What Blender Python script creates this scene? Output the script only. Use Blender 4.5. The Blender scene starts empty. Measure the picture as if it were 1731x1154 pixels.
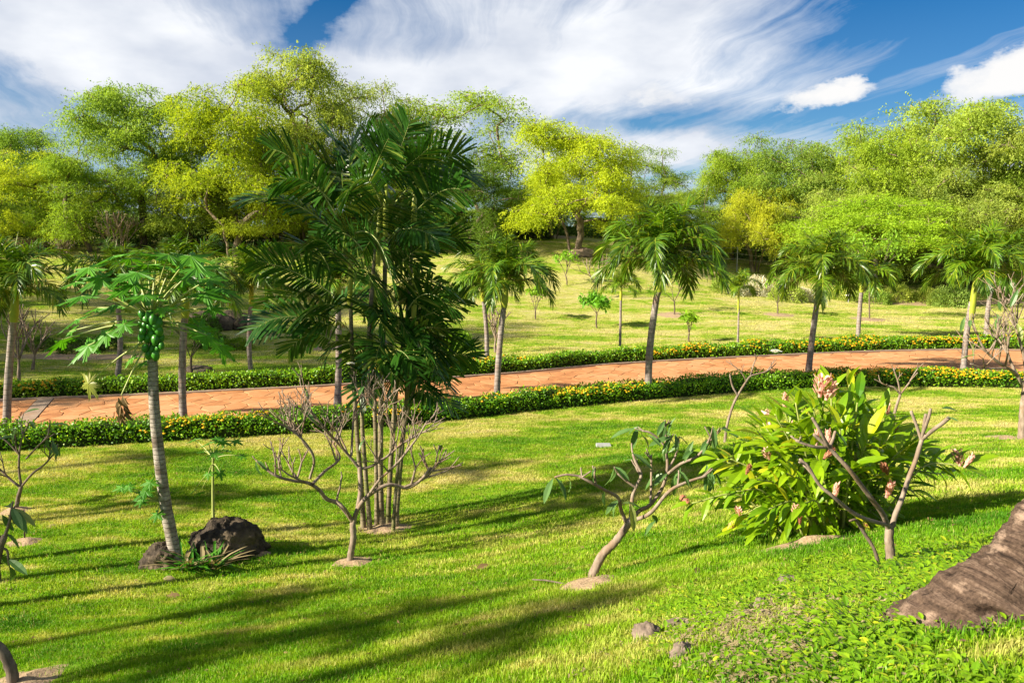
import bpy, math, random
import numpy as np
from mathutils import Vector, Matrix, noise

# ------------------------------------------------------------------ camera, sky, sun, exposure
SC = bpy.context.scene
COL = SC.collection
W0, H0, F0, HOR = 1731.0, 1154.0, 1346.0, 400.0        # photograph frame, focal length in its pixels, horizon row
CAMZ = 4.6
TH = math.atan((H0 / 2 - HOR) / F0)
FWD = Vector((0, math.cos(TH), -math.sin(TH)))
UPV = Vector((0, math.sin(TH), math.cos(TH)))
CAM = Vector((0, 0, CAMZ))
cd = bpy.data.cameras.new('camera')
cd.sensor_width = 36.0
cd.lens = 36.0 * F0 / W0
cd.clip_start = 0.05
cd.clip_end = 3000
cam = bpy.data.objects.new('camera', cd)
COL.objects.link(cam)
cam.location = CAM
cam.rotation_euler = (math.pi / 2 - TH, 0, 0)
SC.camera = cam

SUN_EL = math.radians(29)
SUN_H = Vector((-0.93, -0.37)).normalized()
SUNV = Vector((SUN_H.x * math.cos(SUN_EL), SUN_H.y * math.cos(SUN_EL), math.sin(SUN_EL)))
sd = bpy.data.lights.new('sun', 'SUN')
sd.energy = 3.9
sd.angle = math.radians(1.0)
sd.color = (1.0, 0.90, 0.72)
so = bpy.data.objects.new('sun', sd)
COL.objects.link(so)
so.rotation_euler = (-SUNV).to_track_quat('-Z', 'Y').to_euler()
so.location = (-30, -12, 30)

SC.view_settings.view_transform = 'Standard'
SC.view_settings.look = 'None'
SC.view_settings.gamma = 1.0
SC.view_settings.use_curve_mapping = False
SC.view_settings.exposure = 1.98
SC.render.engine = 'CYCLES'
SC.cycles.max_bounces = 8
SC.cycles.diffuse_bounces = 4
SC.cycles.transmission_bounces = 4
SC.cycles.use_denoising = True


class NT:
    """small node-tree writer"""
    def __init__(s, nt):
        s.nt = nt
        s.nt.nodes.clear()

    def n(s, typ, **kw):
        nd = s.nt.nodes.new(typ)
        for k, v in kw.items():
            if k.startswith('i_'):
                key = k[2:]
                key = int(key) if key.isdigit() else key.replace('_', ' ')
                s.put(nd.inputs[key], v)
            else:
                setattr(nd, k, v)
        return nd

    def put(s, sock, v):
        if isinstance(v, bpy.types.NodeSocket):
            s.nt.links.new(v, sock)
        elif isinstance(v, bpy.types.Node):
            s.nt.links.new(v.outputs[0], sock)
        else:
            sock.default_value = v

    def m(s, op, a, b=0.0, c=None, clamp=False):
        nd = s.nt.nodes.new('ShaderNodeMath')
        nd.operation = op
        nd.use_clamp = clamp
        s.put(nd.inputs[0], a)
        s.put(nd.inputs[1], b)
        if c is not None:
            s.put(nd.inputs[2], c)
        return nd.outputs[0]

    def mix(s, fac, a, b, blend='MIX'):
        nd = s.nt.nodes.new('ShaderNodeMix')
        nd.data_type = 'RGBA'
        nd.blend_type = blend
        s.put(nd.inputs['Factor'], fac)
        for k, v in ((6, a), (7, b)):
            if isinstance(v, tuple) and len(v) == 3:
                v = v + (1.0,)
            s.put(nd.inputs[k], v)
        return nd.outputs[2]

    def ramp(s, fac, stops):
        nd = s.nt.nodes.new('ShaderNodeValToRGB')
        el = nd.color_ramp.elements
        while len(el) < len(stops):
            el.new(0.5)
        for e, (p, c) in zip(el, stops):
            e.position = p
            if isinstance(c, (int, float)):
                c = (c, c, c)
            e.color = tuple(c) + (1.0,)
        s.put(nd.inputs[0], fac)
        return nd.outputs[0]

    def noise(s, vec, scale, detail=4.0, rough=0.55, dist=0.0):
        nd = s.n('ShaderNodeTexNoise', i_Scale=scale, i_Detail=detail, i_Roughness=rough, i_Distortion=dist)
        if vec is not None:
            s.put(nd.inputs['Vector'], vec)
        return nd.outputs[0]

    def mapping(s, vec, loc=(0, 0, 0), rot=(0, 0, 0), sc=(1, 1, 1)):
        nd = s.n('ShaderNodeMapping', i_Location=loc, i_Rotation=rot, i_Scale=sc)
        s.put(nd.inputs['Vector'], vec)
        return nd.outputs[0]


def build_world():
    w = bpy.data.worlds.new('World')
    SC.world = w
    w.use_nodes = True
    t = NT(w.node_tree)
    out = t.n('ShaderNodeOutputWorld')
    bg = t.n('ShaderNodeBackground', i_Strength=0.11)
    t.put(out.inputs[0], bg)
    sky = t.n('ShaderNodeTexSky')
    sky.sky_type = 'NISHITA'
    sky.sun_disc = False
    sky.sun_elevation = SUN_EL
    sky.sun_rotation = math.atan2(SUN_H.x, SUN_H.y)
    sky.altitude = 100
    sky.air_density = 1.0
    sky.dust_density = 0.3
    sky.ozone_density = 3.0
    hs = t.n('ShaderNodeHueSaturation', i_Saturation=1.75, i_Value=0.235, i_Hue=0.492)
    t.put(hs.inputs['Color'], sky)
    tc = t.n('ShaderNodeTexCoord')
    sx = t.n('ShaderNodeSeparateXYZ')
    t.put(sx.inputs[0], tc.outputs['Generated'])
    X, Y, Z = sx.outputs
    az = t.m('ARCTAN2', X, Y)
    el = t.m('ARCSINE', Z)
    zz = t.m('ADD', t.m('MAXIMUM', Z, 0.0), 0.07)
    cx = t.n('ShaderNodeCombineXYZ')
    t.put(cx.inputs[0], t.m('DIVIDE', X, zz))
    t.put(cx.inputs[1], t.m('DIVIDE', Y, zz))
    rot = t.mapping(cx.outputs[0], rot=(0, 0, math.radians(-12)))
    # wispy streaks along one wind direction
    wp = t.noise(t.mapping(rot, sc=(0.55, 0.55, 1), loc=(3.1, 1.7, 0)), 1.0, 4, 0.5)
    wv = t.n('ShaderNodeVectorMath', operation='ADD')
    t.put(wv.inputs[0], rot)
    sc_ = t.n('ShaderNodeVectorMath', operation='SCALE')
    sc_.inputs['Scale'].default_value = 0.9
    t.put(sc_.inputs[0], wp)
    t.put(wv.inputs[1], sc_.outputs[0])
    n1 = t.noise(t.mapping(wv.outputs[0], sc=(1.05, 0.14, 1), loc=(0.4, 0.2, 2.0)), 1.0, 9, 0.62)
    n2 = t.noise(t.mapping(wv.outputs[0], sc=(4.6, 0.30, 1), loc=(7.4, 3.2, 1.0)), 1.0, 8, 0.65)
    n3 = t.noise(t.mapping(rot, sc=(0.42, 0.3, 1), loc=(1.4, 9.2, 4.0)), 1.0, 6, 0.55, 0.4)

    def pix(px, py):
        d = FWD + UPV * ((H0 / 2 - py) / F0) + Vector((1, 0, 0)) * ((px - W0 / 2) / F0)
        d.normalize()
        return math.atan2(d.x, d.y), math.asin(d.z)

    wz = t.n('ShaderNodeTexNoise', i_Scale=1.0, i_Detail=6.0, i_Roughness=0.62)
    t.put(wz.inputs['Vector'], t.mapping(tc.outputs['Generated'], sc=(11, 11, 20)))
    wsep = t.n('ShaderNodeSeparateColor')
    t.put(wsep.inputs[0], wz.outputs['Color'])
    azw = t.m('ADD', az, t.m('MULTIPLY', t.m('SUBTRACT', wsep.outputs[0], 0.5), 0.11))
    elw = t.m('ADD', el, t.m('MULTIPLY', t.m('SUBTRACT', wsep.outputs[1], 0.5), 0.045))

    def blob(px, py, wx, wy, tilt=0.0):
        a0, e0 = pix(px, py)
        da = t.m('SUBTRACT', azw, a0)
        de = t.m('SUBTRACT', elw, e0)
        ct, st = math.cos(tilt), math.sin(tilt)
        u = t.m('ADD', t.m('MULTIPLY', da, ct), t.m('MULTIPLY', de, st))
        v = t.m('SUBTRACT', t.m('MULTIPLY', de, ct), t.m('MULTIPLY', da, st))
        u = t.m('DIVIDE', u, wx / F0)
        v = t.m('DIVIDE', v, wy / F0)
        r2 = t.m('ADD', t.m('MULTIPLY', u, u), t.m('MULTIPLY', v, v))
        return t.m('POWER', 2.71828, t.m('MULTIPLY', r2, -1.0))

    cov = t.m('ADD', t.m('MULTIPLY', n1, 0.54), t.m('MULTIPLY', n2, 0.46))
    cov = t.m('ADD', cov, t.m('MULTIPLY', t.m('SUBTRACT', n3, 0.5), 0.75))
    for (px, py, wx, wy, tl, k) in ((150, 60, 420, 95, -0.28, 0.34), (800, 90, 360, 110, 0.05, 0.25), (420, 150, 300, 60, 0.0, 0.20),
                                    (1640, 30, 330, 110, 0.0, -0.30), (70, 165, 210, 40, -0.35, -0.26), (545, 30, 150, 28, 0.75, -0.34),
                                    (1150, 250, 140, 26, 0.0, 0.22), (1130, 205, 230, 22, 0.0, -0.22), (1330, 95, 260, 50, 0.15, 0.06),
                                    (1150, 60, 330, 90, 0.25, 0.20)):
        cov = t.m('ADD', cov, t.m('MULTIPLY', blob(px, py, wx, wy, tl), k))
    c1 = t.ramp(cov, [(0.38, 0.0), (0.52, 0.45), (0.70, 1.0)])
    # two small heaped clouds low on the right
    bump = t.noise(t.mapping(tc.outputs['Generated'], sc=(14, 14, 26)), 1.0, 7, 0.6)
    cum = t.m('MAXIMUM', blob(1400, 160, 95, 21, 0.08), t.m('MAXIMUM', blob(1440, 140, 42, 17, 0.3), blob(1720, 120, 110, 42, 0.35)))
    cum = t.m('MAXIMUM', cum, t.m('MULTIPLY', blob(1130, 165, 150, 22, 0.0), 0.5))
    cum = t.m('ADD', cum, t.m('MULTIPLY', t.m('SUBTRACT', bump, 0.5), 1.1))
    c2 = t.ramp(cum, [(0.40, 0.0), (0.62, 0.85), (0.85, 1.0)])
    hz = t.ramp(t.m('DIVIDE', el, 0.30), [(0.0, 0.7), (0.45, 0.22), (1.0, 0.0)])
    shade = t.noise(t.mapping(tc.outputs['Generated'], sc=(5, 5, 11)), 1.0, 5, 0.5)
    ccol = t.mix(t.ramp(shade, [(0.36, 0.0), (0.60, 1.0)]), (1.38, 1.52, 1.80), (2.28, 2.33, 2.42))
    deep = t.mix(1.0, hs.outputs[0], (0.34, 0.70, 0.90), 'MULTIPLY')
    base = t.mix(hz, deep, (1.2, 1.55, 2.0))
    col = t.mix(c1, base, ccol)
    col = t.mix(c2, col, (2.3, 2.28, 2.26))
    t.put(bg.inputs[0], col)


build_world()

# ------------------------------------------------------------------ pixels, terrain
rng = random.Random(11)
NR = np.random.RandomState(5)


def ray(px, py):
    return FWD + UPV * ((H0 / 2 - py) / F0) + Vector((1, 0, 0)) * ((px - W0 / 2) / F0)


def P(px, py, Y):
    d = ray(px, py)
    return CAM + d * (Y / d.y)


def PZ(px, py, z):
    d = ray(px, py)
    return CAM + d * ((z - CAMZ) / d.z)


CTRL = []
for (px, py, Y) in ((0, 1154, 6.6), (450, 1154, 5.6), (900, 1154, 4.3), (1300, 1154, 3.1), (1731, 1154, 2.5),
                    (1600, 1045, 3.5), (1750, 1060, 3.25), (1300, 1020, 4.6), (1500, 955, 5.7), (1390, 912, 6.9), (1731, 880, 6.9),
                    (1130, 1080, 4.6), (1000, 978, 7.8), (780, 1010, 7.6), (590, 950, 10.3), (300, 950, 10.6), (0, 950, 10.6), (345, 925, 11.0),
                    (-300, 950, 10.8), (640, 890, 12.5), (1000, 860, 12.2), (1200, 800, 13.6), (1731, 800, 11.0), (2000, 800, 11.0),
                    (100, 830, 14.2),
                    (450, 590, 32.5), (100, 600, 31.0), (390, 545, 40), (1000, 540, 43), (1250, 540, 42), (1470, 535, 45), (1500, 503, 54), (1700, 500, 54),
                    (1200, 470, 56), (990, 425, 58), (940, 406, 63), (100, 432, 55), (450, 440, 56), (700, 430, 58), (1240, 440, 64), (-300, 440, 55), (1900, 470, 62)):
    p = P(px, py, Y)
    CTRL.append((p.x, p.y, p.z))
for (px, py) in ((0, 764), (500, 735), (900, 695), (1300, 658), (1731, 655), (0, 678), (500, 657), (1001, 619), (1509, 593), (1731, 592), (-300, 770), (2000, 640),
                 (300, 800), (700, 760), (1400, 690), (-400, 680), (2000, 600), (1250, 578), (1650, 566)):
    p = PZ(px, py, 0.0)
    CTRL.append((p.x, p.y, 0.0))
for (x, y, z) in ((0, -2, 3.05), (4, -4, 3.1), (-6, -4, 2.3), (-14, -6, 1.2), (10, -4, 3.0), (10, 3, 2.9), (-25, 0, 0.8), (30, 5, 2.0), (-30, 20, .4), (32, 22, .3),
                  (-60, 10, .8), (60, 10, .8), (-60, 50, 3), (70, 50, 2.5), (-60, 80, 5), (0, 80, 5.2), (70, 80, 4.5), (0, 110, 5.5), (-70, 110, 5.5), (80, 110, 5.5),
                  (0, -30, 3), (-50, -30, 1.5), (50, -30, 3)):
    CTRL.append((x, y, z))
CTRL = np.array(CTRL)


def _tps_fit(c, lam=0.4):
    n = len(c)
    xy = c[:, :2] / 20.0
    d2 = ((xy[:, None] - xy[None]) ** 2).sum(2) + 1e-9
    K = 0.5 * d2 * np.log(d2) + lam * 0.01 * np.eye(n)
    Pm = np.hstack([np.ones((n, 1)), xy])
    A = np.zeros((n + 3, n + 3))
    A[:n, :n] = K
    A[:n, n:] = Pm
    A[n:, :n] = Pm.T
    return np.linalg.solve(A, np.concatenate([c[:, 2], np.zeros(3)]))


TPS = _tps_fit(CTRL)


def hts(x, y):
    x = np.asarray(x, float)
    y = np.asarray(y, float)
    xc = np.clip(x, -75, 85)
    yc = np.clip(y, -35, 115)
    xy = np.stack([xc, yc], -1) / 20.0
    sh = xy.shape[:-1]
    xy = xy.reshape(-1, 2)
    c = CTRL[:, :2] / 20.0
    out = np.empty(len(xy))
    for i in range(0, len(xy), 20000):
        q = xy[i:i + 20000]
        d2 = ((q[:, None] - c[None]) ** 2).sum(2) + 1e-9
        out[i:i + 20000] = (0.5 * d2 * np.log(d2)) @ TPS[:-3] + TPS[-3] + q @ TPS[-2:]
    return out.reshape(sh)


def hz(x, y):
    return float(hts(np.array([x]), np.array([y]))[0])


_TS = np.concatenate([np.linspace(1.6, 30, 500), np.linspace(30, 130, 600)])


def G(px, py):
    """where the ray through a pixel of the photograph meets the terrain"""
    d = ray(px, py)
    d = d / d.y
    xs, ys, zs = d.x * _TS, _TS, CAMZ + d.z * _TS
    dif = zs - hts(xs, ys)
    k = np.argmax(dif <= 0)
    if dif[k] > 0:
        k = len(_TS) - 1
    a, b = dif[k - 1], dif[k]
    tt = _TS[k - 1] + (_TS[k] - _TS[k - 1]) * (a / (a - b) if a != b else 0)
    p = CAM + d * tt
    p.z = hz(p.x, p.y)
    return p


def ground_at(px, Y):
    x = (px - W0 / 2) / F0 * 1.0
    d = ray(px, 500)
    x = d.x / d.y * Y
    return Vector((x, Y, hz(x, Y)))


# ------------------------------------------------------------------ mesh helpers
class MB:
    def __init__(s):
        s.v = []
        s.f = []
        s.mi = []
        s.cur = 0

    def add(s, vs, fs):
        o = len(s.v)
        s.v.extend([tuple(q) for q in vs])
        for f in fs:
            s.f.append(tuple(i + o for i in f))
            s.mi.append(s.cur)

    def tube(s, pts, rads, n=8, cap=True, jit=0.0, r=rng):
        pts = [Vector(p) for p in pts]
        vs, fs = [], []
        up = Vector((0.3, 0.9, 0.2))
        tprev = (pts[1] - pts[0]).normalized()
        nrm = (up - tprev * up.dot(tprev)).normalized()
        for i, p in enumerate(pts):
            if i == 0:
                tg = pts[1] - pts[0]
            elif i == len(pts) - 1:
                tg = pts[-1] - pts[-2]
            else:
                tg = pts[i + 1] - pts[i - 1]
            tg.normalize()
            nrm = (nrm - tg * nrm.dot(tg))
            nrm = nrm.normalized() if nrm.length > 1e-5 else tg.orthogonal().normalized()
            bn = tg.cross(nrm)
            for k in range(n):
                a = 2 * math.pi * k / n
                rr = rads[i] * (1 + (r.uniform(-jit, jit) if jit else 0))
                vs.append(p + (nrm * math.cos(a) + bn * math.sin(a)) * rr)
        for i in range(len(pts) - 1):
            for k in range(n):
                k2 = (k + 1) % n
                fs.append((i * n + k, i * n + k2, (i + 1) * n + k2, (i + 1) * n + k))
        if cap:
            tg = (pts[-1] - pts[-2]).normalized()
            vs.append(pts[-1] + tg * rads[-1] * 0.7)
            e = len(vs) - 1
            b = (len(pts) - 1) * n
            for k in range(n):
                fs.append((b + k, b + (k + 1) % n, e))
        s.add(vs, fs)

    def leaf(s, p, d, up, L, w, droop=0.3, fold=0.15, prof=((0, .12), (.3, .85), (.6, 1), (.85, .6), (1, .02)), r=None):
        """leaf blade with a folded mid-rib: two strips that bend down along their length"""
        d = Vector(d).normalized()
        up = Vector(up)
        side = d.cross(up)
        if side.length < 1e-4:
            side = d.orthogonal()
        side.normalize()
        nrm = side.cross(d).normalized()
        vs, fs = [], []
        pos = Vector(p)
        last = 0.0
        for i, (tt, ww) in enumerate(prof):
            dd = (d - nrm * droop * tt * 2).normalized()
            pos = pos + dd * (tt - last) * L
            last = tt
            hw = w * 0.5 * ww
            vs += [pos - side * hw + nrm * hw * fold, pos.copy(), pos + side * hw + nrm * hw * fold]
            if i:
                b = 3 * i
                fs += [(b - 3, b - 2, b + 1, b), (b - 2, b - 1, b + 2, b + 1)]
        s.add(vs, fs)

    def strip(s, p, d, side, L, w, droop=0.4, tip=0.05, nseg=3, mid=0.9):
        d = Vector(d).normalized()
        side = Vector(side)
        side = (side - d * side.dot(d)).normalized()
        vs, fs = [], []
        pos = Vector(p)
        for i in range(nseg + 1):
            tt = i / nseg
            ww = w * 0.5 * (0.45 + (mid - 0.45) * min(1, tt * 2.2) if tt < 0.5 else mid + (tip - mid) * (tt - 0.5) / 0.5)
            vs += [pos - side * ww, pos + side * ww]
            if i:
                b = 2 * i
                fs.append((b - 2, b - 1, b + 1, b))
            d = (d + Vector((0, 0, -1)) * droop / nseg).normalized()
            pos = pos + d * L / nseg
        s.add(vs, fs)

    def blob(s, c, rad, rings=5, seg=8, jit=0.0, r=rng, squash=(1, 1, 1)):
        c = Vector(c)
        vs, fs = [], []
        vs.append(c + Vector((0, 0, rad * squash[2])))
        for i in range(1, rings):
            a = math.pi * i / rings
            for k in range(seg):
                b = 2 * math.pi * k / seg
                q = 1 + (r.uniform(-jit, jit) if jit else 0)
                vs.append(c + Vector((math.sin(a) * math.cos(b) * squash[0], math.sin(a) * math.sin(b) * squash[1], math.cos(a) * squash[2])) * rad * q)
        vs.append(c - Vector((0, 0, rad * squash[2])))
        e = len(vs) - 1
        for k in range(seg):
            k2 = (k + 1) % seg
            fs.append((0, 1 + k, 1 + k2))
            for i in range(rings - 2):
                fs.append((1 + i * seg + k, 1 + (i + 1) * seg + k, 1 + (i + 1) * seg + k2, 1 + i * seg + k2))
            fs.append((1 + (rings - 2) * seg + k, e, 1 + (rings - 2) * seg + k2))
        s.add(vs, fs)

    def mesh(s, name, mats, smooth=True, off=None):
        me = bpy.data.meshes.new(name)
        v = s.v
        if off is not None:
            v = [(a - off[0], b - off[1], c - off[2]) for a, b, c in v]
        me.from_pydata(v, [], s.f)
        if not isinstance(mats, (list, tuple)):
            mats = [mats]
        for m in mats:
            me.materials.append(m)
        if len(mats) > 1:
            me.polygons.foreach_set('material_index', s.mi)
        if smooth:
            me.polygons.foreach_set('use_smooth', [True] * len(me.polygons))
        me.update()
        return me


def npmesh(name, V, F, mat, smooth=False):
    """numpy verts (n,3) and equal-sized faces (m,k)"""
    me = bpy.data.meshes.new(name)
    V = np.asarray(V, np.float32)
    F = np.asarray(F, np.int32)
    k = F.shape[1]
    me.vertices.add(len(V))
    me.vertices.foreach_set('co', V.ravel())
    me.loops.add(F.size)
    me.loops.foreach_set('vertex_index', F.ravel())
    me.polygons.add(len(F))
    me.polygons.foreach_set('loop_start', np.arange(0, F.size, k, dtype=np.int32))
    me.polygons.foreach_set('loop_total', np.full(len(F), k, np.int32))
    if smooth:
        me.polygons.foreach_set('use_smooth', np.ones(len(F), bool))
    me.update(calc_edges=True)
    me.validate()
    me.materials.append(mat)
    return me


def unit(a):
    return a / (np.linalg.norm(a, axis=-1, keepdims=True) + 1e-9)


def leaf_quads(C, D, U, L, Wd):
    """diamond leaves: centres' base C, direction D, up U, lengths L, widths Wd -> verts, quads"""
    D = unit(D)
    S = unit(np.cross(D, U))
    N = np.cross(S, D)
    L = L[:, None]
    Wd = Wd[:, None]
    a = C
    b = C + D * L * 0.45 + S * Wd * 0.5 + N * Wd * 0.12
    c = C + D * L - N * L * 0.10
    d = C + D * L * 0.45 - S * Wd * 0.5 + N * Wd * 0.12
    V = np.stack([a, b, c, d], 1).reshape(-1, 3)
    F = np.arange(len(C) * 4).reshape(-1, 4)
    return V, F


def link(name, me, parent=None, loc=(0, 0, 0), kind=None):
    o = bpy.data.objects.new(name, me)
    COL.objects.link(o)
    o.location = loc
    if parent is not None:
        o.parent = parent
    if kind:
        o['kind'] = kind
    return o


def tag(o, label, cat, group=None):
    o['label'] = label
    o['category'] = cat
    if group:
        o['group'] = group
    return o


def thing(name, label, cat, loc, group=None):
    o = bpy.data.objects.new(name, None)
    COL.objects.link(o)
    o.location = loc
    o.empty_display_size = 0.2
    return tag(o, label, cat, group)


def copy_tree(o, parent=None):
    c = o.copy()
    COL.objects.link(c)
    if parent is not None:
        c.parent = parent
    for ch in list(o.children):
        copy_tree(ch, c)
    return c


def smooth_poly(pts, n):
    """Catmull-Rom resampling"""
    pts = [Vector(p) for p in pts]
    if len(pts) == 2:
        return [pts[0].lerp(pts[1], i / (n - 1)) for i in range(n)]
    q = [pts[0] * 2 - pts[1]] + pts + [pts[-1] * 2 - pts[-2]]
    out = []
    m = len(pts) - 1
    for i in range(n):
        u = i / (n - 1) * m
        k = min(int(u), m - 1)
        t_ = u - k
        a, b, c, d = q[k], q[k + 1], q[k + 2], q[k + 3]
        out.append(0.5 * ((2 * b) + (c - a) * t_ + (2 * a - 5 * b + 4 * c - d) * t_ ** 2 + (3 * b - a - 3 * c + d) * t_ ** 3))
    return out


# ------------------------------------------------------------------ materials
def new_mat(name):
    m = bpy.data.materials.new(name)
    m.use_nodes = True
    return m, NT(m.node_tree)


def finish(t, col, rough=0.6, spec=0.3, bump=None, bstr=0.3, trans=0.0, tcol=None, bdist=0.02):
    out = t.n('ShaderNodeOutputMaterial')
    b = t.n('ShaderNodeBsdfPrincipled', i_Roughness=rough)
    b.inputs['Specular IOR Level'].default_value = spec
    t.put(b.inputs['Base Color'], col if not (isinstance(col, tuple) and len(col) == 3) else col + (1,))
    if bump is not None:
        bn = t.n('ShaderNodeBump', i_Strength=bstr, i_Distance=bdist)
        t.put(bn.inputs['Height'], bump)
        t.put(b.inputs['Normal'], bn)
    if trans > 0:
        tr = t.n('ShaderNodeBsdfTranslucent')
        t.put(tr.inputs[0], tcol if tcol is not None else col)
        mx = t.n('ShaderNodeMixShader', i_0=trans)
        t.put(mx.inputs[1], b)
        t.put(mx.inputs[2], tr)
        t.put(out.inputs[0], mx)
    else:
        t.put(out.inputs[0], b)


def leaf_mat(name, dark, light, third=None, trans=0.35, rough=0.45, spec=0.35, nscale=1.5, tint=False, yel=(1.25, 1.15, 0.6), vary=0.55):
    m, t = new_mat(name)
    geo = t.n('ShaderNodeNewGeometry')
    oi = t.n('ShaderNodeObjectInfo')
    nz = t.noise(geo.outputs['Position'], nscale, 3)
    f = t.m('ADD', t.m('ADD', (0.55 - vary) * 0.5, t.m('MULTIPLY', geo.outputs['Random Per Island'], vary)), t.m('MULTIPLY', t.m('SUBTRACT', nz, 0.32), 1.4))
    f = t.m('ADD', f, t.m('MULTIPLY', t.m('SUBTRACT', oi.outputs['Random'], 0.5), 0.3), clamp=True)
    c = t.mix(f, dark, light)
    if third is not None:
        f3 = t.ramp(t.m('FRACT', t.m('ADD', t.m('MULTIPLY', geo.outputs['Random Per Island'], 7.3), oi.outputs['Random'])), [(0.86, 0.0), (0.95, 1.0)])
        c = t.mix(f3, c, third)
    if tint:
        c = t.mix(1.0, c, oi.outputs['Color'], 'MULTIPLY')
    tcol = t.mix(1.0, c, yel, 'MULTIPLY')
    finish(t, c, rough, spec, trans=trans, tcol=tcol)
    return m


def bark_mat(name, c1, c2, scale=12, c3=None, rings=0.0, bstr=0.5, rough=0.85, stretch=(1, 1, 0.35), bdist=0.02, flecks=0):
    m, t = new_mat(name)
    geo = t.n('ShaderNodeNewGeometry')
    tc = t.n('ShaderNodeTexCoord')
    v = t.mapping(tc.outputs['Object'], sc=stretch)
    a = t.noise(v, scale, 6, 0.65)
    b = t.noise(tc.outputs['Object'], scale * 0.22, 3)
    c = t.mix(t.ramp(a, [(0.35, 0), (0.65, 1)]), c1, c2)
    if c3 is not None:
        c = t.mix(t.ramp(b, [(0.5, 0), (0.66, 1)]), c, c3)
    h = a
    if rings:
        sp = t.n('ShaderNodeSeparateXYZ')
        t.put(sp.inputs[0], tc.outputs['Object'])
        w = t.m('ADD', t.m('MULTIPLY', sp.outputs[2], rings), t.m('MULTIPLY', b, 1.2))
        ring = t.ramp(t.m('ABSOLUTE', t.m('SUBTRACT', t.m('FRACT', w), 0.5)), [(0.0, 0.0), (0.10, 1.0)])
        c = t.mix(t.m('MULTIPLY', t.m('SUBTRACT', 1.0, ring), 0.45), c, tuple(x * 0.35 for x in c1))
        h = t.m('ADD', t.m('MULTIPLY', a, 0.5), ring)
    if flecks:
        fl = t.noise(tc.outputs['Object'], flecks, 3, 0.6)
        c = t.mix(t.ramp(fl, [(0.69, 0), (0.73, 1)]), c, (0.34, 0.28, 0.23))
    finish(t, c, rough, 0.15, bump=h, bstr=bstr, bdist=bdist)
    return m


def lawn_color(t):
    geo = t.n('ShaderNodeNewGeometry')
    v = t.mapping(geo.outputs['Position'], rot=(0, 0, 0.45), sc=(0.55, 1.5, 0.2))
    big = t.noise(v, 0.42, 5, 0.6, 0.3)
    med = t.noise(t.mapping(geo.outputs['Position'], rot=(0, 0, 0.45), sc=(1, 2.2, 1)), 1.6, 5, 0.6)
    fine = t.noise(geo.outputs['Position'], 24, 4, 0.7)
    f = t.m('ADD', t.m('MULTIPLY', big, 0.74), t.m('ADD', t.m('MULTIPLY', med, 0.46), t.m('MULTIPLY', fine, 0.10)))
    # lush near bank, drier beyond; far paleness is sunlight put into the colour
    sp = t.n('ShaderNodeSeparateXYZ')
    t.put(sp.inputs[0], geo.outputs['Position'])
    far = t.ramp(t.m('DIVIDE', sp.outputs[1], 60.0), [(0.07, 0.45), (0.16, 0.505), (0.30, 0.53), (0.50, 0.575), (1.0, 0.61)])
    f = t.m('ADD', f, t.m('SUBTRACT', far, 0.598))
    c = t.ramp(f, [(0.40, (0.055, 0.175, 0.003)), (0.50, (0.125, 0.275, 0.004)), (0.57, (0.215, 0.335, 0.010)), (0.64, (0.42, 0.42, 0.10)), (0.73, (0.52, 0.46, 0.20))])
    return c, fine, f


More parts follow.
